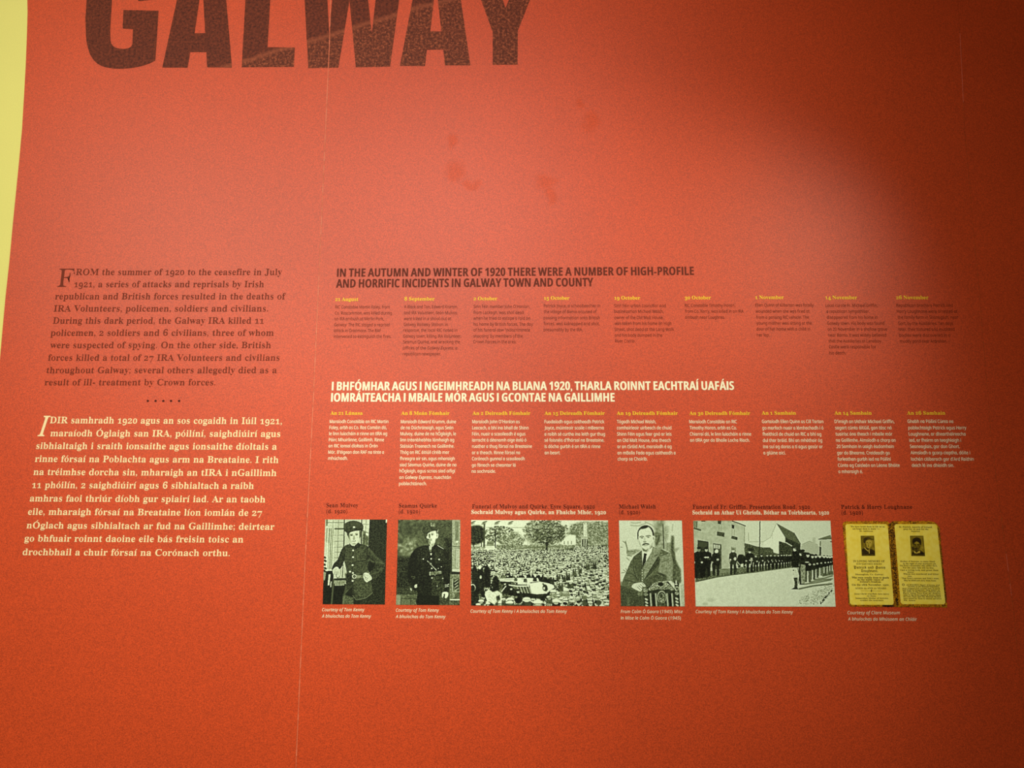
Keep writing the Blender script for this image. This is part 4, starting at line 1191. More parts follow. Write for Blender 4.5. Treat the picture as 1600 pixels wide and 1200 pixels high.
# ---- 3: crowd round two coffins
def crowd():
    c = Canvas([(75, 218), (1500, 222), (1513, 1112), (75, 1106)], 366, 228, .90, 14)
    P, E, L = c.poly, c.ell, c.line
    rnd = random.Random(77)

    def foliage(cx, cy, rx, ry, n, dark, light, s0, s1, keep=None):
        for _ in range(n):
            a = rnd.random() * 6.283; r = math.sqrt(rnd.random())
            x, y = cx + math.cos(a) * r * rx, cy + math.sin(a) * r * ry
            s = rnd.uniform(s0, s1)
            t = dark + (light - dark) * rnd.random() ** 1.6
            E(x, y, s, s * .62, t, 0, .8, 0, rnd.uniform(-50, 50))
    P([(70, 480), (1520, 470), (1520, 570), (70, 560)], .62, 4, 1, .08)
    P([(70, 520), (700, 500), (700, 545), (70, 560)], .74, 6, .9, .06)
    L([(70, 490), (330, 492)], 9, .85, 1)
    # distant trees
    P([(1110, 270), (1240, 235), (1500, 240), (1505, 480), (1130, 480), (1085, 380)], .60, 12, 1, .07); foliage(1180, 340, 80, 90, 170, .42, .82, 5, 12); foliage(1410, 340, 110, 110, 300, .40, .84, 5, 12)
    P([(70, 300), (120, 275), (180, 282), (215, 330), (210, 420), (190, 455), (70, 470)], .20, 8, 1, .07, 2, True); foliage(140, 370, 75, 85, 150, .06, .36, 6, 14)
    foliage(375, 370, 165, 90, 420, .24, .88, 6, 15); P([(380, 380), (560, 340), (640, 430), (560, 500), (360, 500)], .60, 14, .7, .08); foliage(500, 430, 130, 70, 260, .38, .82, 5, 12)
    L([(330, 320), (326, 510)], 12, .25, 1); L([(213, 250), (210, 500)], 16, .30, 2); L([(100, 440), (102, 500)], 9, .15); L([(180, 430), (182, 500)], 9, .18)
    for x, y in ((215, 240), (350, 240), (490, 240), (95, 240)): E(x, y, 30, 7, .42, 2, 1, 0, -20); E(x - 10, y + 18, 26, 6, .50, 2, 1, 0, -10)
    L([(230, 296), (640, 298)], 4, .46, 0, .8); L([(200, 240), (215, 300)], 5, .5)
    P([(640, 300), (700, 230), (960, 232), (1050, 310), (1075, 400), (1000, 455), (870, 480), (720, 480), (650, 430)], .52, 22, .7, .08); foliage(855, 340, 240, 140, 420, .34, .80, 6, 15); foliage(855, 345, 200, 118, 700, .22, .84, 5, 13); foliage(880, 400, 150, 70, 200, .18, .5, 5, 12)
    P([(848, 455), (886, 455), (872, 500), (874, 570), (845, 570), (855, 500)], .18, 1)
    # low walls, white building, statue
    P([(228, 495), (318, 495), (345, 540), (212, 540)], .86, 2); P([(240, 440), (312, 440), (312, 490), (240, 490)], .56, 2); L([(240, 462), (312, 462)], 7, .36)
    P([(540, 490), (840, 488), (840, 512), (540, 516)], .60, 4, 1, .06); L([(560, 520), (850, 500), (1000, 500)], 8, .40, 3)
    foliage(450, 510, 110, 26, 120, .34, .8, 5, 10)
    P([(1020, 440), (1100, 370), (1165, 380), (1165, 480), (1020, 480)], .92, 3); P([(930, 440), (1000, 430), (1000, 480), (930, 480)], .70, 3, 1, .1)
    for x in (1045, 1085, 1120): L([(x, 440), (x, 475)], 10, .62, 1)
    P([(1240, 250), (1280, 250), (1284, 412), (1235, 412)], .85, 1, 1, .04); L([(1241, 262), (1240, 400)], 5, .5); P([(1222, 392), (1288, 392), (1290, 420), (1222, 420)], .74, 1); P([(1230, 420), (1288, 420), (1284, 560), (1240, 560)], .50, 2)
    for x in (1236, 1262, 1284): L([(x, 420), (x - 2, 545)], 8, .22, 1); L([(x - 12, 425), (x - 14, 530)], 6, .88, 1)
    # the crowd, back to front
    P([(70, 545), (700, 535), (1000, 530), (1180, 500), (1520, 480), (1520, 1120), (70, 1120)], .36, 3, 1, .10)
    y = 540.0
    while y < 1120:
        k = (y - 540) / 560
        r = 9.5 + 25 * k ** 1.1
        x = 60 + rnd.random() * r
        while x < 1520:
            yy = y + rnd.uniform(-r * .7, r * .7) - (40 if x > 1150 else 0) * (1 - k)
            skip = (360 < x < 900 and 800 < yy < 1030) or (200 < x < 420 and 930 < yy < 1080)
            if not skip:
                right = x / 1500.
                coat = rnd.choice([.06, .10, .14, .22, .34, .5]) if right < .55 else rnd.choice([.12, .22, .34, .5, .66, .8])
                if x < 300 and yy < 950: coat = rnd.choice([.04, .06, .10, .16])
                face = rnd.uniform(.74, .95)
                cap = rnd.choice([.10, .2, .82, .9, .66, .88]) if right > .2 else rnd.choice([.06, .10, .5, .8])
                P([(x - r * 1.05, yy + r * 2.6), (x - r * .9, yy + r * 1.1), (x - r * .3, yy + r * .7), (x + r * .3, yy + r * .7), (x + r * .95, yy + r * 1.1), (x + r * 1.05, yy + r * 2.6)], coat, 0, 1, .05, 1)
                if rnd.random() < .35: P([(x - r * .2, yy + r * .8), (x + r * .2, yy + r * .8), (x, yy + r * 1.8)], .86)
                E(x, yy, r * .55, r * .72, face, 0, .95)
                if r > 13: E(x + r * .1, yy + r * .05, r * .28, r * .3, face - .35, 1, .7)
                E(x, yy - r * .45, r * .70, r * .42, cap, 0, .95, 0, rnd.uniform(-14, 14))
                if cap > .5: L([(x - r * .7, yy - r * .12), (x + r * .7, yy - r * .12)], r * .2, .2, 0, .8)
            x += r * rnd.uniform(1.35, 2.2)
        y += r * .80
    # dark figures at the left
    for x, y0, y1, w in ((110, 700, 1000, 40), (170, 720, 985, 52), (240, 700, 920, 50), (330, 800, 970, 46)):
        P([(x - w * .6, y0 + 30), (x - w * .2, y0), (x + w * .3, y0), (x + w * .7, y0 + 40), (x + w * .8, y1), (x - w * .8, y1)], .07, 3, .92, .03)
    E(165, 715, 15, 20, .9, 1); E(262, 692, 12, 14, .85, 1); E(175, 815, 12, 18, .75, 2); E(110, 800, 30, 60, .16, 8, .8)
    for x in (150, 205, 90): L([(x, 820), (x + 20, 930)], 12, .22, 5, .7)
    P([(222, 962), (262, 940), (300, 968), (352, 952), (402, 990), (392, 1030), (430, 1060), (350, 1062), (318, 1100), (262, 1062), (238, 1088), (214, 1010)], .88, 3, 1, .03); P([(335, 1015), (372, 1000), (380, 1050), (345, 1060)], .24, 3, 1, .05); L([(205, 985), (235, 1060)], 12, .10, 2)
    # the two draped coffins
    P([(420, 880), (900, 830), (960, 920), (860, 1040), (640, 1030), (400, 980)], .12, 6, .9)
    P([(366, 832), (560, 822), (770, 824), (790, 858), (680, 872), (470, 868), (376, 858)], .92, 1); P([(376, 858), (540, 866), (540, 895), (470, 905), (390, 890)], .16, 1, 1, .04); P([(480, 860), (545, 866), (560, 895), (500, 890)], .42, 1, 1, .16, 1); L([(366, 845), (560, 840)], 4, .4)
    P([(560, 868), (690, 874), (700, 895), (560, 890)], .88, 1)
    P([(465, 892), (560, 905), (680, 906), (704, 985), (620, 975), (556, 955)], .44, 1, 1, .06)
    for k in range(9): L([(555 + k * 15, 912), (580 + k * 15, 980)], 6, .16 if k % 2 else .80, 0, .8)
    P([(465, 890), (560, 902), (684, 898), (680, 912), (556, 914), (470, 902)], .96)
    P([(684, 880), (790, 862), (850, 872), (905, 884), (936, 900), (945, 925), (900, 950), (862, 985), (760, 992), (706, 985), (690, 930)], .95, 1, 1, .02); L([(706, 988), (800, 1010), (850, 985)], 9, .25, 2); L([(650, 885), (655, 905)], 5, .2); L([(600, 836), (650, 832)], 5, .5); L([(820, 880), (870, 940), (850, 960)], 14, .20, 3)
    E(845, 925, 26, 34, .24, 2); E(836, 930, 10, 13, .8, 1)
    # bearers and hats in front
    for x, yy, cap, coat, r in ((425, 880, .08, .08, 20), (490, 930, .12, .06, 24), (560, 960, .14, .08, 26), (100, 915, .08, .05, 34), (740, 800, .9, .2, 20), (640, 812, .88, .3, 18), (800, 800, .86, .12, 18), (850, 800, .8, .1, 18), (540, 808, .92, .4, 16)):
        P([(x - r * 1.1, yy + r * 3), (x - r * .8, yy + r), (x + r * .8, yy + r), (x + r * 1.1, yy + r * 3)], coat, 1, 1, .04)
        E(x + 3, yy + 3, r * .5, r * .66, .84, 1); E(x, yy - r * .4, r * .78, r * .45, cap, 1)
    L([(440, 905), (390, 965)], 10, .85, 1); L([(520, 1000), (560, 1060)], 10, .12, 2)
    E(90, 925, 32, 40, .85, 2); E(92, 930, 24, 34, .12, 2); P([(75, 960), (150, 980), (170, 1110), (75, 1110)], .14, 3, 1, .04)
    for x, yy, r in ((180, 1060, 30), (390, 1075, 34), (415, 1040, 20), (485, 1040, 34), (480, 1075, 36), (655, 1040, 40), (770, 1072, 48), (150, 1095, 26), (250, 1085, 24), (890, 1020, 30), (930, 960, 34), (1050, 945, 46), (1110, 860, 30), (960, 1060, 40)):
        P([(x - r * 1.2, yy + 70), (x - r, yy + r * .5), (x + r, yy + r * .5), (x + r * 1.2, yy + 70)], rnd.choice([.12, .3, .6]), 1, .9, .05)
        E(x, yy + r * .42, r * .6, r * .5, .72, 1); E(x, yy, r, r * .5, .93, 1); L([(x - r * .85, yy + r * .36), (x + r * .85, yy + r * .36)], 5, .26, 1)
    E(568, 1045, 42, 42, .14, 2); E(566, 1048, 26, 28, .04, 1); E(545, 1020, 14, 12, .6, 3)
    E(655, 1050, 46, 18, .95, 1); E(655, 1036, 28, 16, .95, 1); L([(625, 1048), (690, 1048)], 4, .5)
    P([(630, 1072), (700, 1072), (700, 1112), (630, 1112)], .30, 2); P([(420, 1090), (640, 1095), (640, 1112), (420, 1112)], .24, 3, .8)
    # dark-coated men at the centre right
    for x, yy, r in ((920, 800, 22), (985, 770, 22), (1040, 780, 22), (1085, 760, 22), (1010, 860, 26), (1290, 660, 20), (1360, 650, 20), (1150, 720, 20), (1210, 700, 20)):
        P([(x - r * 1.05, yy + r * 4), (x - r * .9, yy + r), (x - r * .2, yy + r * .6), (x + r * .8, yy + r), (x + r * 1.05, yy + r * 4)], rnd.choice([.22, .30, .36]), 1, 1, .05)
        P([(x - r * .25, yy + r * .8), (x + r * .25, yy + r * .8), (x, yy + r * 2)], .85, 1); E(x, yy, r * .5, r * .66, .86, 1); E(x, yy - r * .5, r * .8, r * .4, rnd.choice([.5, .75, .9]), 1); L([(x - r * .6, yy - r * .2), (x + r * .6, yy - r * .2)], 4, .2)
    P([(1250, 640), (1400, 620), (1400, 740), (1260, 770)], .28, 14, .30, .06)
    E(1402, 1078, 26, 26, .32, 2); E(1255, 1085, 28, 26, .34, 2); E(1255, 1025, 30, 22, .5, 3)
    c.grain(.03)
    photo(c, [(736.3, 812.6), (950, 813.2), (952, 946.8), (736.2, 946)], 'wide print of a dense crowd around two draped coffins below trees', .95, 1.15)


# ---- 5: men lining a street
def street():
    c = Canvas([(53, 224), (1480, 224), (1535, 1118), (78, 1115)], 366, 228, .86, 15)
    P, E, L = c.poly, c.ell, c.line
    rnd = random.Random(5)
    P([(40, 700), (1540, 640), (1540, 1120), (60, 1120)], .87, 8, 1, .008, 4)
    # houses
    P([(40, 220), (465, 220), (592, 284), (588, 560), (560, 700), (60, 790)], .74, 1, 1, .02, 4); P([(380, 300), (590, 300), (585, 560), (400, 640)], .80, 25, .8)
    L([(458, 228), (530, 252), (602, 282)], 10, .26, 1); L([(588, 285), (586, 550)], 5, .58)
    P([(55, 224), (98, 230), (95, 295), (58, 295)], .56, 1); L([(92, 228), (90, 300)], 8, .34); P([(58, 292), (138, 318), (134, 334), (58, 312)], .36, 1)
    P([(308, 224), (345, 224), (342, 262), (310, 256)], .24, 1, 1, .05); P([(455, 264), (482, 272), (478, 310), (454, 304)], .20, 1, 1, .05)
    for p in ([(345, 265), (342, 340)], [(325, 262), (322, 340)], [(484, 312), (480, 388)], [(458, 308), (456, 380)]): L(p, 4, .60)
    P([(302, 338), (380, 352), (376, 396), (298, 380)], .30, 1, 1, .05); P([(454, 382), (516, 400), (512, 430), (448, 412)], .30, 1, 1, .05); P([(135, 224), (180, 224), (178, 236), (140, 236)], .40, 1)
    P([(98, 428), (212, 446), (214, 720), (100, 780)], .20, 1, 1, .04); P([(110, 445), (200, 455), (200, 500), (110, 495)], .30, 3)
    P([(262, 462), (345, 474), (346, 730), (262, 740)], .30, 1, 1, .04); P([(268, 474), (332, 482), (330, 520), (268, 515)], .82, 1)
    for x in (284, 300, 316): L([(x, 478), (x, 518)], 6, .3)
    P([(450, 500), (494, 508), (496, 640), (452, 650)], .66, 2); L([(452, 500), (452, 640)], 5, .46); L([(494, 508), (494, 600)], 4, .56); L([(350, 475), (350, 728)], 4, .6)
    # hedge wall, gabled house and sheds
    P([(785, 450), (855, 400), (922, 250), (1015, 392), (1012, 460), (950, 440), (944, 560), (880, 580), (780, 560)], .91, 1); L([(920, 252), (860, 400), (780, 448)], 4, .66, 1); L([(630, 448), (780, 448)], 5, .72); L([(880, 330), (878, 440)], 3, .78); L([(628, 350), (630, 440)], 4, .55)
    P([(590, 462), (640, 472), (700, 492), (770, 505), (850, 505), (885, 530), (890, 560), (950, 575), (950, 640), (590, 640)], .36, 1, 1, .07, 1); P([(590, 580), (950, 600), (950, 660), (590, 680)], .24, 6, .8, .06)
    P([(922, 252), (1102, 352), (1172, 470), (1150, 480), (1012, 398)], .42, 1, 1, .03, 1); L([(925, 255), (1015, 400)], 5, .22); L([(1102, 352), (1172, 472)], 6, .26)
    P([(1012, 400), (1170, 474), (1165, 580), (1060, 560), (1012, 455)], .22, 1, 1, .05, 1); P([(946, 440), (1015, 460), (1090, 500), (1160, 560), (1100, 640), (946, 600)], .24, 1, 1, .07, 1); L([(1015, 452), (1082, 492)], 10, .86, 1)
    P([(1172, 500), (1210, 460), (1265, 438), (1345, 480), (1362, 500), (1362, 600), (1172, 600)], .76, 2); L([(1180, 478), (1262, 440), (1350, 478)], 4, .60, 1); P([(1295, 400), (1325, 400), (1325, 470), (1295, 460)], .78, 1)
    P([(1355, 416), (1482, 374), (1492, 414), (1362, 424)], .50, 1); L([(1355, 420), (1492, 416)], 7, .24); P([(1366, 426), (1495, 420), (1500, 610), (1366, 600)], .80, 1); P([(1366, 496), (1386, 500), (1384, 595), (1366, 590)], .24, 1); L([(1378, 440), (1376, 490)], 12, .5, 1); P([(1478, 440), (1495, 440), (1495, 452), (1478, 452)], .3, 1)
    L([(748, 228), (746, 480), (742, 600)], 10, .22)
    # pavement
    P([(70, 790), (350, 730), (600, 715), (760, 700), (1080, 670), (1080, 712), (900, 735), (700, 765), (480, 790), (300, 818), (76, 868)], .44, 2, 1, .07, 1)
    L([(78, 862), (300, 815), (480, 790), (700, 764), (1080, 712)], 8, .30, 2, .7); P([(330, 735), (460, 735), (430, 770), (330, 780)], .60, 6, .8)

    def man(x, yf, h, tone=.10, legs=.10, face=.8, cap=.12, wide=1.0, lean=0):
        w = h * .125 * wide
        top = yf - h
        for s in (-1, 1):
            P([(x + s * w * .15, yf - h * .48), (x + s * w * .95, yf - h * .48), (x + s * w * .85, yf - 4), (x + s * w * 1.25, yf), (x + s * w * .25, yf)], legs, 0, 1, .04, 1)
        P([(x - w * .9, yf - h * .38), (x - w * 1.25, yf - h * .60), (x - w * 1.05, yf - h * .80), (x - w * .3 + lean, yf - h * .86), (x + w * .3 + lean, yf - h * .86), (x + w * 1.05, yf - h * .80), (x + w * 1.25, yf - h * .58), (x + w * .9, yf - h * .38)], tone, 0, 1, .035, 1)
        E(x + lean, yf - h * .91, h * .052, h * .07, face, 0); E(x + lean, yf - h * .965, h * .066, h * .042, cap, 0)
        if h > 140: E(x + w * .5, yf - h * .60, w * .35, w * .3, .7, 0); E(x - w * 1.0, yf - h * .5, w * .25, w * .25, .66, 0)
    man(112, 825, 325, .06, .06, .55, .10, 1.25); man(190, 808, 305, .07, .06, .72, .16, 1.25)
    P([(75, 640), (130, 560), (220, 560), (232, 610), (215, 700), (215, 815), (82, 830)], .06, 4, .8, .03)
    E(182, 610, 16, 8, .78, 1); E(206, 610, 12, 8, .8, 1); E(143, 662, 12, 10, .75, 1)
    man(290, 800, 278, .10, .13, .92, .10, 1.1); L([(255, 680), (262, 795)], 12, .16); E(298, 545, 18, 20, .93, 1)
    man(468, 790, 275, .20, .14, .86, .5, 1.0); L([(490, 660), (512, 790)], 9, .2); E(490, 625, 12, 18, .86, 1); E(440, 635, 10, 10, .8, 1)
    E(556, 645, 48, 66, .10, 3, 1, .05); E(540, 610, 24, 30, .12, 2); P([(520, 700), (600, 700), (600, 715), (520, 715)], .08, 2); P([(545, 680), (575, 672), (578, 712), (545, 712)], .84, 2); L([(510, 650), (540, 690)], 8, .7, 1)
    man(642, 765, 235, .09, .09, .86, .3, 1.25); E(655, 640, 20, 8, .72, 1); L([(660, 650), (655, 690)], 7, .7)
    E(655, 530, 30, 18, .16, 3)
    for x, yf, h in ((706, 757, 175), (765, 748, 172), (824, 743, 168), (862, 737, 162), (903, 733, 158), (940, 727, 150), (972, 720, 146), (1000, 716, 142), (1025, 712, 136), (1050, 706, 130), (1068, 700, 124)):
        man(x, yf, h, rnd.choice([.07, .10, .14]), .10, rnd.uniform(.7, .92), rnd.choice([.3, .5, .12]), 1.15)
    # the rank on the right
    P([(1150, 545), (1240, 560), (1330, 590), (1420, 605), (1508, 620), (1508, 690), (1420, 700), (1320, 735), (1240, 730), (1160, 715)], .12, 2, 1, .04, 1)
    for x, yf, h in ((1500, 740, 150), (1475, 758, 165), (1448, 770, 180), (1415, 782, 195), (1372, 800, 218), (1330, 822, 245), (1295, 842, 265), (1247, 866, 305)):
        man(x, yf, h, rnd.choice([.08, .11, .15]), rnd.choice([.42, .5, .34]), .86, .16, 1.0); L([(x + 8, yf - h * .45), (x + 10, yf - 4)], 5, .2)
        if x > 1330: E(x - 6, yf - h * .93, h * .09, h * .03, .9, 1)
    P([(1155, 600), (1180, 555), (1225, 570), (1240, 640), (1220, 730), (1165, 715)], .13, 1, 1, .04); P([(1172, 680), (1222, 690), (1215, 880), (1180, 890), (1172, 760)], .62, 1, 1, .06); P([(1150, 700), (1168, 700), (1180, 890), (1160, 890)], .22, 1); L([(1180, 740), (1216, 740)], 6, .3); E(1172, 575, 14, 18, .8, 1); E(1168, 548, 26, 20, .12, 2); L([(1160, 890), (1212, 888)], 8, .1)
    P([(1080, 720), (1088, 560), (1098, 530), (1130, 540), (1158, 570), (1160, 640), (1150, 715), (1110, 722)], .11, 1, 1, .05); P([(1088, 715), (1150, 715), (1145, 790), (1136, 822), (1092, 820), (1088, 760)], .84, 1, 1, .04); P([(1098, 820), (1140, 818), (1138, 925), (1106, 930), (1110, 870)], .26, 1, 1, .10, 1)
    P([(1072, 940), (1105, 922), (1142, 925), (1146, 942)], .12, 1); E(1110, 528, 16, 20, .84, 1); P([(1080, 505), (1110, 495), (1140, 520), (1120, 512)], .2, 1); L([(1142, 720), (1160, 800), (1150, 880)], 7, .16, 1); L([(1090, 500), (1170, 560), (1215, 620)], 8, .14, 1); E(1238, 660, 22, 6, .8, 1); E(1098, 745, 6, 8, .3)
    E(1195, 540, 20, 14, .14, 1)
    for pts, w in (([(1150, 938), (1300, 905), (1500, 884)], 12), ([(1210, 888), (1330, 872), (1490, 842)], 9), ([(1260, 868), (1400, 842), (1505, 832)], 8), ([(1310, 842), (1420, 825), (1505, 800)], 9), ([(1400, 800), (1505, 770)], 16)): L(pts, w, .30, 3)
    P([(1390, 780), (1508, 740), (1510, 790), (1400, 810)], .46, 4, .8, .08)
    # cobbles at the lower right
    for _ in range(240):
        t = rnd.random(); x = 1180 + t * 330 + rnd.uniform(-50, 40); yy = 1112 - t * 190 + rnd.uniform(-70, 60)
        if yy > 1112: continue
        L([(x, yy), (x + rnd.uniform(8, 22), yy + rnd.uniform(-10, 4))], rnd.uniform(3, 6), rnd.uniform(.45, .75), 1, .8)
    for _ in range(40):
        t = rnd.random(); x = 1370 + t * 130 + rnd.uniform(-10, 10); yy = 1095 - t * 150
        E(x, yy, 7, 4, .25, 1, 1, 0, -40)
    E(240, 1050, 40, 20, .74, 10, .6); E(180, 1090, 30, 14, .70, 8, .6); E(1163, 1058, 6, 4, .4)
    c.grain(.014)
    photo(c, [(1083, 813.6), (1297, 813.6), (1305.2, 947.8), (1086.7, 947.3)], 'wide pale print of uniformed men lining both sides of a sunlit street', .99, 1.08)


# ---- 6: the yellowed memorial card, opened
def memorial():
    q = 6.667
    Z = lambda x, y: (1300 + x / q, 780 + y / q)
    outer = [(104, 228), (1110, 226), (1200, 1128), (170, 1120)]
    wc = [at(*Z(*p)) for p in outer]
    t = empty('memorial_card', ((wc[2][0] + wc[3][0]) / 2, -0.0012, (wc[2][1] + wc[3][1]) / 2),
              'yellow memorial card with worn gold edges, two pages with a tiny portrait on each', 'memorial card', 'pictures along the bottom row')
    org = tuple(t.location)
    # worn gold backing
    c = Canvas(outer, 250, 226, .48, 21)
    P, E, L = c.poly, c.ell, c.line
    c.a += c.n2 * .07 + c.n4 * .05
    P([(560, 250), (650, 250), (700, 1110), (640, 1110)], .30, 14, .85, .10, 2)
    P([(596, 230), (628, 230), (690, 1110), (668, 1110)], .16, 8, .7, .14, 1)
    L([(1120, 300), (1180, 1080)], 40, .20, 12, .8); L([(120, 500), (180, 1080)], 22, .22, 8, .8); L([(170, 1112), (1190, 1115)], 20, .34, 6, .8)
    P([(520, 1098), (640, 1098), (640, 1125), (520, 1125)], .04, 5); L([(110, 240), (580, 238)], 8, .26, 4, .6)
    c.a += c.n1 * .09
    tc = c.cells()
    rgb = tone_rgb(tc, (24, 8, 0), (186, 126, 4), (236, 186, 10))
    h, w = tc.shape
    yy, xx = np.mgrid[0:h, 0:w]
    nz = box_blur(c.rng.rand(h, w), 1) * 6 - 3
    d = np.minimum(np.minimum(xx, w - 1 - xx), np.minimum(yy, h - 1 - yy)) + nz
    keep = d > 0
    cut = lambda cx, cy, r, sx, sy: ((xx - cx) * sx > 0) & ((yy - cy) * sy > 0) & ((xx - cx) ** 2 + (yy - cy) ** 2 > (r + nz) ** 2)
    keep &= ~cut(w - 26, 26, 26, 1, -1) & ~cut(10, 10, 10, -1, -1) & ~cut(12, h - 12, 12, -1, 1)
    keep &= ~((np.abs(xx - w * .5 + 3) < 6) & (yy < 7 - np.abs(xx - w * .5 + 3)))
    raster_obj('gold_backing', rgb, wc, -0.0018, M['print'], t, org, keep)['label'] = 'worn brown and gold edging'

    def page(quad, name_label):
        c = Canvas(quad, 96, 160, .75, 22)
        c.a += c.n4 * .03 + c.n1 * .015
        tc = c.cells()
        rgb = tone_rgb(tc, (150, 110, 0), (228, 192, 30), (255, 244, 140))
        h, w = tc.shape
        yy, xx = np.mgrid[0:h, 0:w]
        keep = np.ones((h, w), bool)
        for cx, cy, sx, sy in ((5, 5, -1, -1), (w - 6, 5, 1, -1), (5, h - 6, -1, 1), (w - 6, h - 6, 1, 1)):
            keep &= ~(((xx - cx) * sx > 0) & ((yy - cy) * sy > 0) & ((xx - cx) ** 2 + (yy - cy) ** 2 > 30))
        o = raster_obj('page', rgb, [at(*Z(*p)) for p in quad], -0.0020, M['print'], t, org, keep)
        o['label'] = name_label
        return o

    def sub(o, par):
        o.parent = par
        return o
    lp = page([(135, 260), (575, 260), (640, 1100), (183, 1098)], 'left yellow page')
    rp = page([(645, 260), (1088, 260), (1178, 1094), (712, 1092)], 'right yellow page')

    def portrait(par, quad, kind):
        c = Canvas(quad, 40, 58, .52, 23 + kind)
        P, E, L = c.poly, c.ell, c.line
        if kind == 0:      # man in a flat cap
            P([(570, 480), (935, 480), (950, 1010), (590, 1010)], .52, 0, 1, .05, 4); P([(570, 480), (660, 480), (650, 760), (585, 760)], .36, 20, .8)
            P([(600, 850), (680, 780), (720, 790), (790, 870), (830, 820), (950, 890), (950, 985), (610, 985)], .10, 4, 1, .03)
            P([(690, 640), (720, 600), (830, 590), (862, 660), (850, 740), (800, 805), (755, 805), (715, 760)], .74, 5, 1, 0, 2, True)
            P([(645, 650), (650, 560), (720, 525), (820, 540), (900, 575), (880, 595), (770, 590), (710, 615), (690, 680)], .14, 4, 1, 0, 2, True); P([(750, 555), (880, 560), (870, 585), (740, 580)], .44, 6, .7)
            P([(680, 680), (712, 690), (722, 770), (700, 780)], .22, 6, .9); E(740, 660, 24, 10, .30, 3); E(815, 665, 20, 9, .34, 3); L([(765, 735), (775, 770)], 22, .22, 4); E(768, 700, 14, 14, .5, 4)
            L([(668, 790), (700, 830), (770, 885)], 22, .90, 3); L([(790, 855), (792, 945)], 22, .84, 3); P([(710, 790), (780, 815), (770, 870), (720, 835)], .12, 4)
        else:              # young man in a wide collar
            P([(520, 480), (865, 480), (910, 1010), (555, 1010)], .52, 0, 1, .05, 4); P([(520, 480), (600, 480), (580, 780), (545, 780)], .44, 20, .8)
            P([(560, 985), (590, 890), (650, 860), (780, 860), (890, 930), (900, 985)], .07, 4, 1, .03)
            P([(610, 660), (640, 640), (760, 640), (800, 700), (780, 800), (720, 870), (660, 870), (605, 790)], .34, 5, 1, .05, 2, True); P([(640, 660), (690, 625), (755, 665), (740, 700), (650, 700)], .66, 6)
            P([(585, 690), (580, 600), (630, 545), (700, 530), (770, 555), (808, 610), (812, 700), (790, 740), (770, 680), (690, 632), (630, 675), (610, 700)], .06, 4, 1, .02, 2, True)
            E(645, 715, 30, 12, .12, 4); E(730, 715, 32, 12, .12, 4); L([(690, 700), (700, 755)], 18, .62, 5); E(680, 820, 40, 26, .12, 6); E(655, 785, 18, 12, .5, 5); L([(590, 740), (640, 745)], 10, .5, 4); L([(750, 740), (800, 735)], 10, .55, 4); P([(560, 760), (620, 790), (640, 860), (580, 870)], .12, 6)
            P([(605, 880), (640, 880), (690, 930), (740, 880), (785, 875), (780, 930), (690, 950), (630, 935)], .84, 4)
        x0, x1 = min(p[0] for p in quad), max(p[0] for p in quad)
        y0, y1 = min(p[1] for p in quad), max(p[1] for p in quad)
        tl, tr, br, bl = quad
        for a_, b_ in ((tl, tr), (tr, br), (br, bl), (bl, tl)): L([a_, b_], 24, .20, 3, .9)
        c.grain(.03)
        rgb = tone_rgb(c.cells(), (28, 16, 2), (132, 112, 14), (236, 208, 96))
        kx = 16.667
        ox = 1310 if kind == 0 else 1390
        o = raster_obj('portrait', rgb, [at(ox + x / kx, 808 + y / kx) for x, y in quad], -0.0022, M['print'], par, org)
        o['label'] = ['tiny portrait of a man in a flat cap', 'tiny portrait of a dark-haired man in a white collar'][kind]
    portrait(lp, [(568, 485), (918, 485), (948, 1008), (598, 1010)], 0)
    portrait(rp, [(518, 485), (866, 485), (912, 1015), (555, 1012)], 1)

    def row(par, s, p0, p1, cap, font='S', ex=0.0, ey=.012, tr=.01):
        v, f = text_geo(s, font, Z(*p0), Z(*p1), cap / q, ex, ey, tr, y=-0.0022)
        mesh_obj('text_line', v, f, M['black'], par, org)
    for s, x0, x1, y, cap, fo in (
            ('\u201cWe have loved them in life let us', 183, 545, 292, 15, 'S'), ('not forget them in death.\u201d\u2014', 212, 492, 315, 15, 'S'), ('St. Ambrose.', 285, 425, 338, 14, 'S'),
            ('IN LOVING MEMORY OF', 218, 545, 655, 20, 'S'), ('OUR MARTYRED HEROES', 250, 515, 680, 13, 'S'), ('Patrick and Harry', 222, 552, 722, 28, 'F'), ('Loughnane,', 300, 475, 757, 28, 'F'),
            ('Shanaglish, Co. Galway,', 240, 535, 789, 14, 'S'), ('Who were cruelly done to death', 203, 588, 824, 18, 'S'), ('in the noble cause of', 262, 535, 845, 17, 'S'), ("Ireland\u2019s freedom,", 287, 508, 867, 17, 'S'),
            ('On the 26th November, 1920,', 205, 592, 900, 20, 'S'), ('AGED 29 AND 22 YEARS.', 238, 566, 934, 16, 'S'),
            ('Jesus Christ crucified, have mercy', 228, 592, 992, 15, 'S'), ('on them.', 360, 457, 1013, 14, 'S'), ('Immaculate Mother of Sorrows,', 240, 584, 1037, 15, 'S'), ('comfort the mourners.', 290, 535, 1059, 15, 'S')):
        row(lp, s, (x0, y), (x1, y + 1), cap, fo, .004 if y in (824, 845, 867) else -.004)
    v, f = [], []
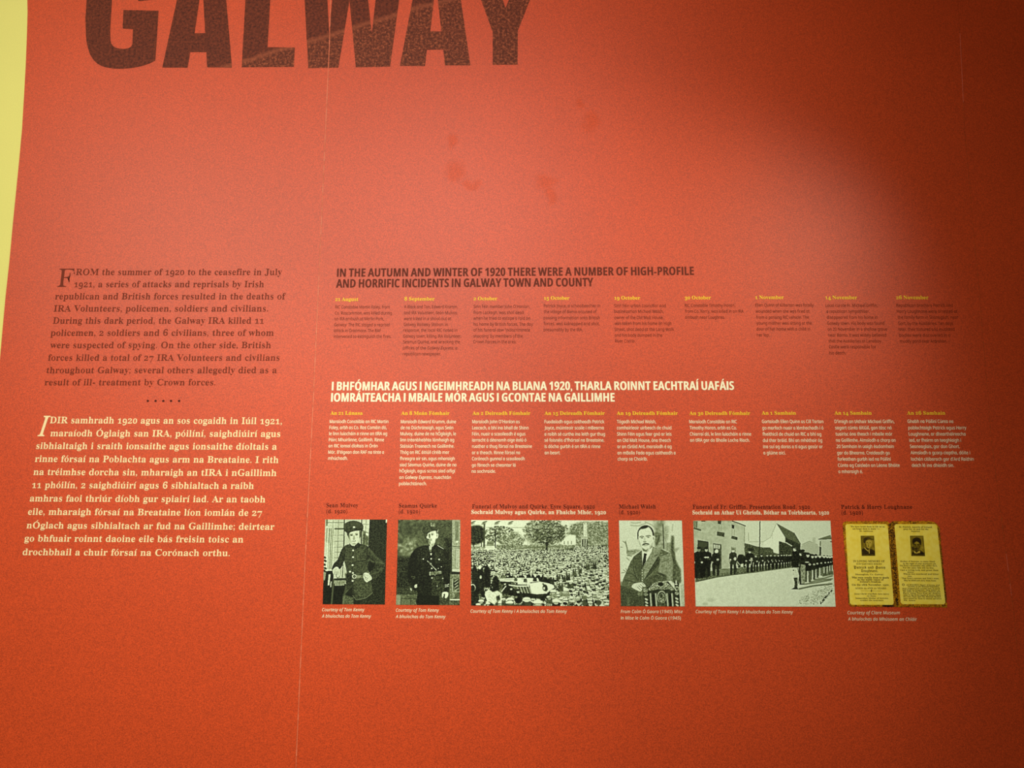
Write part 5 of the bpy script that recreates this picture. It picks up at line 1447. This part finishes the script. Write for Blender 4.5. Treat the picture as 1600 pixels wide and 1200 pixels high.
    for pts in ([(295, 952), (390, 952), (390, 954), (295, 954)], [(420, 953), (520, 953), (520, 955), (420, 955)], [(403, 940), (409, 940), (409, 966), (403, 966)], [(394, 950), (418, 950), (418, 956), (394, 956)]):
        b = len(v)
        v += [(*(lambda w: (w[0], -0.0022 - .00001 * len(f), w[1]))(at(*Z(*p))),) for p in reversed(pts)]
        f.append((b, b + 1, b + 2, b + 3))
    mesh_obj('cross_rule', v, f, M['black'], lp, org)
    for s, x0, x1, y, cap in (
            ('St. Patrick, Apostle of Ireland,', 695, 1040, 296, 16), ('pray for us and for the', 740, 1000, 318, 15), ('departed.', 820, 915, 339, 14),
            ('Mother of Sorrows, so many bleed,', 705, 1070, 654, 15), ('At the sight of your martyred son,', 732, 1082, 677, 15), ('On Erin\u2019s mountains who suffer then,', 703, 1092, 698, 15), ('For the same fate will be won.', 733, 1058, 720, 15),
            ('Cast a loving look, and grant them', 706, 1102, 744, 15), ('peace,', 782, 850, 763, 13), ('Whose two murdered and bitter', 738, 1108, 785, 15), ('skies,', 782, 830, 806, 13), ('That Erin\u2019s sorrows and Erin\u2019s woes,', 722, 1110, 830, 15), ('May be lifted and carry them home.', 744, 1083, 852, 15),
            ('ALMIGHTY Heart of Jesus, and', 770, 1117, 898, 14), ('sorrows of the Blessed Sepulchre,', 785, 1112, 914, 14), ('most resigned with sorrows here on earth', 728, 1118, 933, 14), ('and hope in Purgatory, have mercy on', 730, 1118, 950, 14),
            ('the souls of the servants, Patrick and', 735, 1122, 967, 14), ('Harry, whom Thou from the shadows', 735, 1126, 985, 14), ('came to the divine hands of mercy, whom', 738, 1128, 1003, 14), ('we trust Thou and Thy Blessed Mother', 738, 1130, 1020, 14), ('have called for them to eternal salvation', 740, 1135, 1039, 14), ('life. Amen.', 742, 868, 1058, 14)):
        row(rp, s, (x0, y), (x1, y + 2.5), cap, 'S', -.004)
    row(rp, 'O', (727, 902), (752, 902), 24, 'S')


soldier()
volunteer()
crowd()
seated()
street()
memorial()
